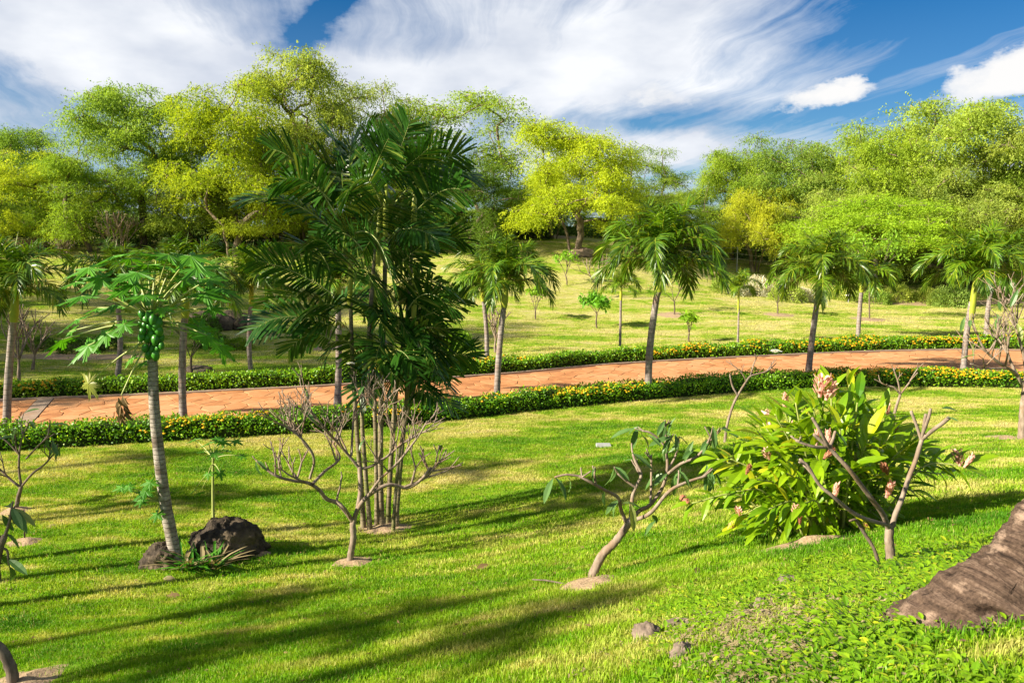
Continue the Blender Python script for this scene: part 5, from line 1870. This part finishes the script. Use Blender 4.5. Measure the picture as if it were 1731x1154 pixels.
# unseen palms added on the same side to throw narrow bars of shade
for k, (x, y, h) in enumerate(((-3.2, 8.3, 6.5), (-1.9, 6.7, 7.5), (2.6, 13.8, 8.5), (-1.2, 15.2, 8), (5.2, 13.4, 8), (-.6, 5.6, 7),
                               (-3.4, 6.5, 6.5), (-6.2, 13.4, 7), (6.5, 16.0, 9), (-8, 16, 7))):
    f_ = h / math.tan(SUN_EL)
    b = Vector((x - .93 * f_, y - .37 * f_, 0))
    b.z = hz(b.x, b.y) - .05
    manila('unseen tall palm added outside the left edge to cast shade', b, b + Vector((.3, .2, h + hz(x, y) - b.z)), 1.15 + .25 * (k % 3), .13, 60 + k, nf=7, group='unseen palms added for shade', shaft=.12)
# ------------------------------------------------------------------ undergrowth below the wood
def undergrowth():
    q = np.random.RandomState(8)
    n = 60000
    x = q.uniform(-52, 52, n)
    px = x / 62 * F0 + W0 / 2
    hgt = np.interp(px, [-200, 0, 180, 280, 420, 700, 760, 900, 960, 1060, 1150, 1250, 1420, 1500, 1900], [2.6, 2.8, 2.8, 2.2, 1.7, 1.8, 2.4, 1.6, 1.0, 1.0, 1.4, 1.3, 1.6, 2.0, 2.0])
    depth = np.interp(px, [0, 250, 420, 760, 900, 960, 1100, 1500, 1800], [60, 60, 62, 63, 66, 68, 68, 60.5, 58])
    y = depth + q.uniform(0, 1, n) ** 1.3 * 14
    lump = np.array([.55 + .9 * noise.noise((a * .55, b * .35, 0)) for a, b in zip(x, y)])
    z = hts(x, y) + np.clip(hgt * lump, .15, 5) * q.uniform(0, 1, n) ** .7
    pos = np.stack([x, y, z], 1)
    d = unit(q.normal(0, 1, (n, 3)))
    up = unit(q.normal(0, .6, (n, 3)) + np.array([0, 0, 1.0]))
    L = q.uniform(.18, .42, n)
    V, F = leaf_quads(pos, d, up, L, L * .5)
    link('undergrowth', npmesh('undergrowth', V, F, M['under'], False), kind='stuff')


undergrowth()


# ------------------------------------------------------------------ rounded shrubs and small planted trees
def ball_shrub(seed, n=4200, squash=.85, L0=.10, spiky=.5):
    q = np.random.RandomState(seed)
    d = unit(q.normal(0, 1, (n, 3)))
    d[:, 2] = np.abs(d[:, 2]) * 1.05 - .12
    lump = np.array([1 + .28 * noise.noise(Vector(v) * 2.2 + Vector((seed, 0, 0))) + .12 * noise.noise(Vector(v) * 6) for v in d])
    pos = d * (lump * q.uniform(.75, 1.02, n))[:, None]
    pos[:, 2] *= squash
    dr = unit(d + q.normal(0, spiky, (n, 3)) + np.array([0, 0, .3]))
    L = q.uniform(.6, 1.4, n) * L0
    V, F = leaf_quads(pos, dr, unit(q.normal(0, 1, (n, 3)) + np.array([0, 0, .6])), L, L * .38)
    f = npmesh('shrub_foliage', V, F, M['shrub'], False)
    r = random.Random(seed)
    mb = MB()
    for k in range(7):
        a = k * .9
        mb.tube([(0, 0, -.1), (math.cos(a) * .2, math.sin(a) * .2, .3), (math.cos(a) * .55, math.sin(a) * .55, .55)], [.05, .035, .012], 5, r=r)
    return f, mb.mesh('shrub_stems', M['tree_bark'])


SHR = [ball_shrub(1), ball_shrub(2), ball_shrub(3, squash=1.1)]


def shrub(label, px, py, half_px, v, tint, zs=1.0, group=None, Y=None):
    b = G(px, py) if Y is None else ground_at(px, Y)
    s = half_px / F0 * b.y
    root = thing('shrub', label, 'shrub', b, group)
    root.scale = (s, s, s * zs)
    root.rotation_euler = (0, 0, rng.uniform(0, 6.28))
    o = link('foliage', SHR[v][0], root)
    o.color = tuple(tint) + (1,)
    link('stems', SHR[v][1], root)
    return root


pale = (2.5, 1.75, 7.0)
pg = (1.5, 1.4, 1.2)
for (px, py, hw, v, t_, zs, lab) in ((1228, 468, 24, 0, pg, 1.2, 'pale shrub just right of the large leaning palm crown'), (1248, 462, 17, 1, pale, 1.3, 'creamy rounded shrub behind the young slender palm crown'),
                                    (1278, 474, 22, 2, pale, 1.1, 'creamy rounded shrub right of the slender palm crown'), (1330, 480, 26, 0, pg, 1.1, 'green shrub left of the ginger bush palm trunk'),
                                    (1352, 492, 20, 1, pale, 1.1, 'pale shrub behind the ginger bush palm shaft'), (1420, 494, 20, 2, (1.9, 1.6, 1.7), .9, 'pale rounded shrub right of the ginger bush palm shaft'),
                                    (1440, 492, 17, 0, pg, 1.0, 'small green shrub behind the far hedge palm trunks'), (1518, 498, 22, 1, (2.0, 1.7, 1.5), 1.25, 'round straw-green shrub at the middle of the right shrub row'),
                                    (1566, 502, 19, 2, (1.9, 1.65, 1.5), 1.0, 'low round straw-green shrub in the right shrub row'), (1610, 502, 27, 0, (1.2, 1.25, 1.3), 1.4, 'taller grassy green shrub near the right edge palm'),
                                    (1590, 494, 18, 1, (1.5, 1.4, 1.3), 1.5, 'upright grassy shrub between the round shrubs and the edge palm'), (1700, 510, 26, 2, (1.0, 1.1, .8), 1.2, 'green shrub behind the right edge palms'),
                                    (1480, 488, 20, 0, (1.1, 1.2, .9), 1.3, 'green shrub behind the pair of far hedge palms')):
    shrub(lab, px, py, hw * 1.2, v, (t_[0] * 1.4, t_[1] * 1.25, t_[2] * 1.6), zs, Y=50.5 + (px % 7) * .35)
for (px, py, hw, v, t_, zs, lab) in ((360, 585, 30, 0, (.7, .95, .6), .9, 'dark green leafy shrub behind the papaya leaves'), (400, 590, 26, 1, (1.3, 1.35, .5), .9, 'bright yellow-green shrub by the planting bed rocks'),
                                    (345, 560, 30, 2, (.6, .85, .6), .9, 'deep green shrub in the planting bed left of the border rocks'), (395, 540, 22, 0, (.7, 1.0, .5), .8, 'small green shrub between the border rocks'),
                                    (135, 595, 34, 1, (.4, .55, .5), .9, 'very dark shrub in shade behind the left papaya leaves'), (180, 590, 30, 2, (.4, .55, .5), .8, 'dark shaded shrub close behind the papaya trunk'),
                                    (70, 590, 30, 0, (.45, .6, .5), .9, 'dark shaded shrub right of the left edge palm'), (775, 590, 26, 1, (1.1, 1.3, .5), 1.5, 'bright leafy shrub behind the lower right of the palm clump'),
                                    (385, 425, 20, 0, (.9, 1.1, .6), .9, 'green shrub on the far bank above the slim palm')):
    shrub(lab, px, py, hw, v, t_, zs)
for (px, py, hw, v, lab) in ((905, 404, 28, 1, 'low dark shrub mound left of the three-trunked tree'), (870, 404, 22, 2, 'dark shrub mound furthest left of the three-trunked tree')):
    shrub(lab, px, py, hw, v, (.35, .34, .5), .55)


def sapling(label, bpx, bpy, tpy, half_px, kind, tint=(1, 1, 1), seed=1, lean=0):
    b = G(bpx, bpy)
    r = random.Random(seed)
    q = np.random.RandomState(seed)
    root = thing('sapling', label, 'sapling', b)
    top = P(bpx + lean, tpy, b.y) - b
    R_ = half_px / F0 * b.y
    mb = MB()
    tips = []
    fk = top * (.45 if kind == 'leafy' else .3)
    mb.tube(smooth_poly([Vector((0, 0, -.1)), fk * .5 + Vector((r.uniform(-.05, .05), 0, 0)), fk], 6), [.06 if kind == 'bare' else .045] * 3 + [.04] * 3, 6, r=r)
    for k in range(5 if kind == 'bare' else 4):
        a = k * 2.4 + r.random()
        fork(mb, tips, fk, Vector((math.cos(a) * R_, math.sin(a) * R_, (top.z - fk.z) * .8)), (top.z - fk.z) * .42, .032 if kind == 'bare' else .018, 2, r, .25, .5)
    link('trunk', mb.mesh('sapling_trunk', M['plum_bark' if kind == 'bare' else 'tree_bark']), root)
    n = {'bare': 0, 'few': 160, 'leafy': 750}[kind]
    if n:
        tp = np.array([tuple(t[0]) for t in tips])
        pos = tp[q.randint(0, len(tp), n)] + q.normal(0, R_ * (.22 if kind == 'leafy' else .14), (n, 3))
        pos[:, 2] = np.maximum(pos[:, 2], fk.z * .8)
        d = q.normal(0, 1, (n, 3)) + np.array([0, 0, -.5])
        L = q.uniform(.14, .30, n) * (1.0 if kind == 'leafy' else 1.1)
        V, F = leaf_quads(pos, d, q.normal(0, .5, (n, 3)) + np.array([0, 0, 1.0]), L, L * .42)
        o = link('crown', npmesh('sapling_crown', V, F, M['shrub'], False), root)
        o.color = tuple(tint) + (1,)


gn = (.8, 1.3, .5)
sapling('small leafy sapling with dark green crown on the middle of the far lawn', 1009, 555, 500, 20, 'leafy', gn, 1)
sapling('tiny bright sapling on a stem on the far lawn left of the bare shrub', 958, 482, 428, 12, 'few', (1.2, 1.6, .5), 2, -6)
sapling('bare twiggy shrub on the far lawn behind the small leafy sapling', 1006, 505, 430, 26, 'bare', seed=3)
sapling('thin pale sapling standing just beyond the far hedge in the middle', 1165, 578, 530, 8, 'few', (1.4, 1.6, .5), 4)
sapling('sparse leafy tree in a bare earth ring behind the large leaning palm', 1140, 533, 455, 36, 'few', (.9, 1.2, .6), 5)
sapling('sparse leafy tree in an earth ring beside the pale creamy shrubs', 1314, 532, 470, 22, 'few', (1.1, 1.3, .6), 6)
sapling('thick-stemmed leafy tree in an earth ring behind the far hedge palm', 1470, 540, 400, 42, 'leafy', (1.2, 1.4, .6), 7)
sapling('pale bare sapling close behind the twin palms on the far hedge', 838, 596, 520, 14, 'bare', seed=8)
sapling('bare pale shrub with several stems on the shaded lawn at the left', 32, 645, 520, 40, 'bare', seed=9)
sapling('bare leaning shrub on the shaded lawn right of the left edge palm', 54, 625, 540, 24, 'bare', seed=10, lean=16)
sapling('sparse shrub with dark stems behind the papaya trunk', 323, 630, 545, 32, 'few', (.8, 1.2, .5), 11)
sapling('small yellow-leafed sapling right of the twin palms', 905, 540, 490, 14, 'few', (1.3, 1.5, .4), 12)
sapling('stubby bare sapling left behind the dark palm clump stems', 556, 588, 556, 10, 'bare', seed=13)
# flowering frangipani on the far bank
def far_frangipani(label, px, py, tpy, half, seed, nf):
    b = G(px, py)
    r = random.Random(seed)
    root = thing('frangipani', label, 'small tree', b)
    top = P(px, tpy, b.y) - b
    R_ = half / F0 * b.y
    mb = MB()
    tips = []
    for k in range(7):
        a = k * .9 + r.random() * .4
        fork(mb, tips, Vector((math.cos(a) * .15, math.sin(a) * .15, -.05)), Vector((math.cos(a) * R_, math.sin(a) * R_, top.z * 1.1)), top.z * .33, .06, 3, r, .3, .5)
    link('branches', mb.mesh('far_frangipani', M['plum_bark']), root)
    for k in range(nf):
        p, d = tips[r.randrange(len(tips))]
        o = link('flower', WFLOW, root, p)
        o.scale = (.2,) * 3


far_frangipani('tall frangipani with white flowers before the dark wood at the left', 200, 432, 352, 38, 1, 26)
far_frangipani('low frangipani with pale flowers at the left edge of the far bank', 45, 432, 395, 36, 2, 20)
far_frangipani('small bare forked frangipani on the left far bank', 108, 436, 398, 12, 3, 0)

# wire fence at the edge of the wood
fb = [ground_at(px, 58.5 + .8 * k) for k, px in enumerate((1180, 1244, 1308, 1372, 1436))]
root = thing('wire_fence', 'thin wire fence on slim posts at the edge of the wood behind the creamy shrubs', 'fence', fb[0])
for p in fb:
    mb = MB()
    mb.tube([p - fb[0] - Vector((0, 0, .2)), p - fb[0] + Vector((0, 0, 1.9))], [.045, .04], 6)
    link('post', mb.mesh('fence_post', M['metal']), root)
for hgt in (1.0, 1.4, 1.8):
    mb = MB()
    for a, b in zip(fb[:-1], fb[1:]):
        q = [a.lerp(b, i / 6) - fb[0] + Vector((0, 0, hgt - .12 * math.sin(i / 6 * 3.14))) for i in range(7)]
        mb.tube(q, [.014] * 7, 4)
    link('wire', mb.mesh('fence_wire', M['metal']), root)

# ------------------------------------------------------------------ small things on the lawn
def curl_leaf(label, px, py, L, mat, seed, cat='leaf', up=False):
    r = random.Random(seed)
    b = G(px, py)
    mb = MB()
    a = r.uniform(-.5, .5)
    mb.leaf((0, 0, .02), (math.cos(a), math.sin(a), .9 if up else .15), (r.uniform(-.4, .4), -.7, 1), L, L * .45, .3, .7)
    mb.leaf((0, 0, .015), (math.cos(a + .5), math.sin(a + .5), .7 if up else .1), (r.uniform(-.4, .4), -.3, 1), L * .8, L * .3, .5, .8)
    tag(link('fallen_leaf', mb.mesh('fallen_leaf', M[mat], False), None, b), label, cat)


curl_leaf('curled brown leaf standing upright in the open lawn between two frangipanis', 806, 966, .16, 'dead_leaf', 1, up=True)
curl_leaf('dry tan leaf on the grass right of the mulch circle', 1170, 971, .13, 'weed_dry', 2)
curl_leaf('brown leaf scrap on the lawn in front of the lava rock', 283, 1010, .20, 'dead_leaf', 3)
curl_leaf('dry leaf at the grass edge just below the papaya trunk', 276, 980, .18, 'weed_dry', 4)
curl_leaf('yellow and orange fallen leaf among the weeds under the coconut trunk', 1526, 1110, .11, 'yellow', 5)
curl_leaf('small dry leaf in the foreground grass below the mulch circle', 822, 1062, .06, 'weed_dry', 6)
curl_leaf('pale dry leaf on the foreground grass at bottom centre', 706, 1078, .06, 'weed_dry', 7)
curl_leaf('small orange-brown leaf lying in the grass at bottom left of centre', 630, 1083, .06, 'dead_leaf', 8)
curl_leaf('dark dead leaf beside the mulch circle on its upper left', 955, 966, .12, 'dead_leaf', 9)
curl_leaf('tan leaf on the lawn near the left edge stake', 80, 892, .16, 'weed_dry', 10)
mb = MB()
mb.tube([(-.18, .06, .03), (-.05, 0, .05), (.12, -.03, .03), (.2, -.05, .02)], [.007, .009, .009, .006], 6)
tag(link('twig', mb.mesh('twig', M['stone']), None, G(930, 988)), 'pale straw-coloured twig at the left rim of the mulch circle', 'twig')
mb = MB()
mb.add([(-.16, -.11, 0), (.16, -.11, 0), (.16, .11, 0), (-.16, .11, 0), (-.15, -.10, .05), (.15, -.10, .05), (.15, .10, .05), (-.15, .10, .05)],
       [(4, 5, 6, 7), (0, 1, 5, 4), (1, 2, 6, 5), (2, 3, 7, 6), (3, 0, 4, 7)])
tag(link('valve_box_lid', mb.mesh('valve_box_lid', M['lid'], False), None, G(1020, 754)), 'small pale rectangular lid set in the lawn below the near hedge', 'lid')
b = G(1434, 512)
root = thing('garden_lamp', 'small white garden lamp on a thin stake on the far lawn', 'lamp', b)
mb = MB()
mb.tube([(0, 0, -.1), (0, 0, .5)], [.03, .03], 6)
link('stake', mb.mesh('lamp_stake', M['metal']), root)
mb = MB()
mb.tube([(0, 0, .42), (0, 0, .5), (0, 0, .56)], [.09, .22, .05], 10)
link('lamp_head', mb.mesh('lamp_head', M['white']), root)

# fern and dry stalks in front of the lava rock
r = random.Random(4)
b = G(336, 962)
root = thing('fern', 'ragged fern with green and dry fronds in front of the dark lava rock', 'fern', b)
g_, d_ = MB(), MB()
for k in range(110):
    a = r.uniform(0, 6.28)
    t_ = d_ if k % 5 < 2 else g_
    d = Vector((math.cos(a), math.sin(a), r.uniform(.3, 2.6)))
    t_.leaf((r.uniform(-.26, .26), r.uniform(-.1, .1), 0), d, (0, 0, 1), r.uniform(.25, .60), r.uniform(.025, .05), r.uniform(.3, .7), .3)
link('green_fronds', g_.mesh('fern_green', M['papaya'], False), root)
link('dry_fronds', d_.mesh('fern_dry', M['weed_dry'], False), root)


# ------------------------------------------------------------------ grass
def scatter_gn(name, mat, templates, pos, rot, sc, tid):
    """one object: template tufts plus loose points; its node tree sets a tuft on every point"""
    V, F, T = [], [], []
    for k, (tv, tf) in enumerate(templates):
        o = len(V)
        V += [tuple(v) for v in tv]
        F += [tuple(i + o for i in f) for f in tf]
        T += [k + 1] * len(tv)
    nt_ = len(V)
    n = len(pos)
    me = bpy.data.meshes.new(name)
    allv = np.concatenate([np.array(V, float), pos])
    me.from_pydata([], [], [])
    me.from_pydata(allv.tolist(), [], F)
    me.materials.append(mat)
    a = me.attributes.new('tuft', 'INT', 'POINT')
    a.data.foreach_set('value', np.concatenate([np.array(T), -tid]).astype(np.int32))
    a = me.attributes.new('turn', 'FLOAT_VECTOR', 'POINT')
    a.data.foreach_set('vector', np.concatenate([np.zeros((nt_, 3)), rot]).astype(np.float32).ravel())
    a = me.attributes.new('size', 'FLOAT', 'POINT')
    a.data.foreach_set('value', np.concatenate([np.ones(nt_), sc]).astype(np.float32))
    o = link(name, me, kind='stuff')
    ng = bpy.data.node_groups.new(name + '_scatter', 'GeometryNodeTree')
    ng.interface.new_socket('Geometry', in_out='INPUT', socket_type='NodeSocketGeometry')
    ng.interface.new_socket('Geometry', in_out='OUTPUT', socket_type='NodeSocketGeometry')
    N = ng.nodes
    gi, go = N.new('NodeGroupInput'), N.new('NodeGroupOutput')
    jn = N.new('GeometryNodeJoinGeometry')

    def attr(nm, typ):
        nd = N.new('GeometryNodeInputNamedAttribute')
        nd.data_type = typ
        nd.inputs['Name'].default_value = nm
        return nd.outputs['Attribute']
    at, ar, asz = attr('tuft', 'INT'), attr('turn', 'FLOAT_VECTOR'), attr('size', 'FLOAT')

    def sep(val):
        cp = N.new('FunctionNodeCompare')
        cp.data_type = 'INT'
        cp.operation = 'EQUAL'
        ng.links.new(at, cp.inputs[2])
        cp.inputs[3].default_value = val
        s_ = N.new('GeometryNodeSeparateGeometry')
        s_.domain = 'POINT'
        ng.links.new(gi.outputs[0], s_.inputs['Geometry'])
        ng.links.new(cp.outputs[0], s_.inputs['Selection'])
        return s_.outputs['Selection']
    for k in range(len(templates)):
        ip = N.new('GeometryNodeInstanceOnPoints')
        ng.links.new(sep(-(k + 1)), ip.inputs['Points'])
        ng.links.new(sep(k + 1), ip.inputs['Instance'])
        ng.links.new(ar, ip.inputs['Rotation'])
        ng.links.new(asz, ip.inputs['Scale'])
        ng.links.new(ip.outputs[0], jn.inputs[0])
    ng.links.new(jn.outputs[0], go.inputs[0])
    md = o.modifiers.new('scatter', 'NODES')
    md.node_group = ng
    return o


def tuft(seed, n, rad, hmin, hmax, w, lean=.6):
    r = random.Random(seed)
    V, F = [], []
    for _ in range(n):
        a, q = r.uniform(0, 6.28), math.sqrt(r.random()) * rad
        x, y = math.cos(a) * q, math.sin(a) * q
        h = r.uniform(hmin, hmax)
        b = r.uniform(0, 6.28)
        dx, dy = math.cos(b) * lean * h * r.random(), math.sin(b) * lean * h * r.random()
        c = r.uniform(0, 6.28)
        sx, sy = math.cos(c) * w * .5, math.sin(c) * w * .5
        o = len(V)
        V += [(x - sx, y - sy, -.012), (x + sx, y + sy, -.012), (x + sx * .8 + dx * .4, y + sy * .8 + dy * .4, h * .6), (x - sx * .8 + dx * .4, y - sy * .8 + dy * .4, h * .6), (x + dx, y + dy, h)]
        F += [(o, o + 1, o + 2, o + 3), (o + 3, o + 2, o + 4)]
    return V, F


def lawn_points(n, ya, yb, margin=1.06, power=2.0):
    q = NR
    u = q.uniform(0, 1, n)
    y = (ya ** power + u * (yb ** power - ya ** power)) ** (1 / power)
    half = (W0 / 2 / F0) * margin * y + .3
    x = q.uniform(-1, 1, n) * half
    ok = (y < np.interp(x, GX, NF) + .05) | (y > np.interp(x, GX, FB) - .05)
    for (cx, cy, rx, ry) in SOIL:
        d = ((x - cx) / rx) ** 2 + ((y - cy) / ry) ** 2
        ok &= (d > 1.0) | (q.uniform(0, 1, n) < .16)
    x, y = x[ok], y[ok]
    z = hts(x, y)
    z = z + np.where(y < 70, 0, 0)
    nz = np.array([noise.noise((a * .9, b * .9, 0)) * .6 + noise.noise((a * 2.7, b * 2.7, 3)) * .3 for a, b in zip(x, y)]) * .022
    return np.stack([x, y, z + nz], 1)


def build_grass():
    near = [tuft(k, 38, .085, .010, .030, .0045, 1.0) for k in range(4)]
    mid = [tuft(10 + k, 38, .14, .012, .034, .008, 1.0) for k in range(3)]
    far = [tuft(20 + k, 30, .30, .015, .045, .016, 1.0) for k in range(3)]
    for nm, tp, n, ya, yb, s0 in (('grass', near, 26000, 2.2, 9.0, 1.0), ('grass', mid, 42000, 8.2, 24.0, 1.0), ('grass', far, 30000, 24.0, 64.0, 1.0)):
        p = lawn_points(n, ya, yb, power=2.0 if yb > 10 else 1.6)
        m = len(p)
        rot = np.stack([NR.normal(0, .08, m), NR.normal(0, .08, m), NR.uniform(0, 6.28, m)], 1)
        sc = NR.uniform(.75, 1.35, m) * s0
        scatter_gn(nm, M['blade'], tp, p, rot, sc, NR.randint(1, len(tp) + 1, m))

    def weed(seed, n, rad, l0, l1, flat):
        r = random.Random(seed)
        mb = MB()
        for _ in range(n):
            a, q = r.uniform(0, 6.28), math.sqrt(r.random()) * rad
            b = r.uniform(0, 6.28)
            L = r.uniform(l0, l1)
            mb.leaf((math.cos(a) * q, math.sin(a) * q, r.uniform(0, .035)), (math.cos(b), math.sin(b), r.uniform(-.1, flat)), (0, 0, 1), L, L * r.uniform(.4, .62), r.uniform(.1, .4), .25,
                    prof=((0, .15), (.35, .95), (.7, .85), (1, .04)))
        return mb.v, mb.f
    wt = [weed(k, 16, .075, .022, .045, .9) for k in range(4)]
    n = 16000
    q = NR
    y = q.uniform(2.2, 6.6, n)
    x = q.uniform(-.4, 4.4, n)
    px = x / y * F0 + W0 / 2
    # weeds thicken towards the right hand bank
    wgt = np.clip((px - 1080) / 330, 0, 1) * np.clip((6.2 - y) / 1.2, 0, 1)
    nn = np.array([noise.noise((a * 1.3, b * 1.3, 7)) for a, b in zip(x, y)])
    bare = np.array([noise.noise((a * .9 + 3, b * .9, 17)) for a, b in zip(x, y)])
    dryzone = np.exp(-((px - 1270) / 150) ** 2) * np.clip((4.9 - y) / .8, 0, 1)
    wgt = wgt * np.clip(.62 + nn * .9, 0, 1) * (1 - .75 * dryzone)
    ok = (q.uniform(0, 1, n) < wgt) & (px < 1850)
    p = np.stack([x, y, hts(x, y)], 1)[ok]
    m = len(p)
    rot = np.stack([q.normal(0, .12, m), q.normal(0, .12, m), q.uniform(0, 6.28, m)], 1)
    scatter_gn('ground_cover', M['weed'], wt, p, rot, q.uniform(.75, 1.4, m), q.randint(1, 5, m))
    # dead stubble in the dry patches of the bank
    ok = (q.uniform(0, 1, n) < (1.3 * dryzone * np.clip(.5 + bare * 1.2, 0, 1) + .05 * wgt)) & (px < 1850)
    p = np.stack([x, y, hts(x, y)], 1)[ok]
    m = len(p)
    st = [weed(30 + k, 22, .07, .015, .03, .5) for k in range(2)]
    rot = np.stack([q.normal(0, .12, m), q.normal(0, .12, m), q.uniform(0, 6.28, m)], 1)
    scatter_gn('dry_litter', M['weed_dry'], st, p, rot, q.uniform(.7, 1.3, m), q.randint(1, 3, m))


build_grass()


def litter():
    q = np.random.RandomState(77)
    p = lawn_points(1500, 2.6, 17.0, power=1.7)
    n = len(p)
    p[:, 2] += q.uniform(.015, .035, n)
    d = q.normal(0, 1, (n, 3)) * np.array([1, 1, .25])
    L = q.uniform(.025, .075, n)
    V, F = leaf_quads(p, d, q.normal(0, .4, (n, 3)) + np.array([0, 0, 1.0]), L, L * q.uniform(.25, .55, n))
    link('leaf_litter', npmesh('leaf_litter', V, F, M['dead_leaf'], False), kind='stuff')


litter()
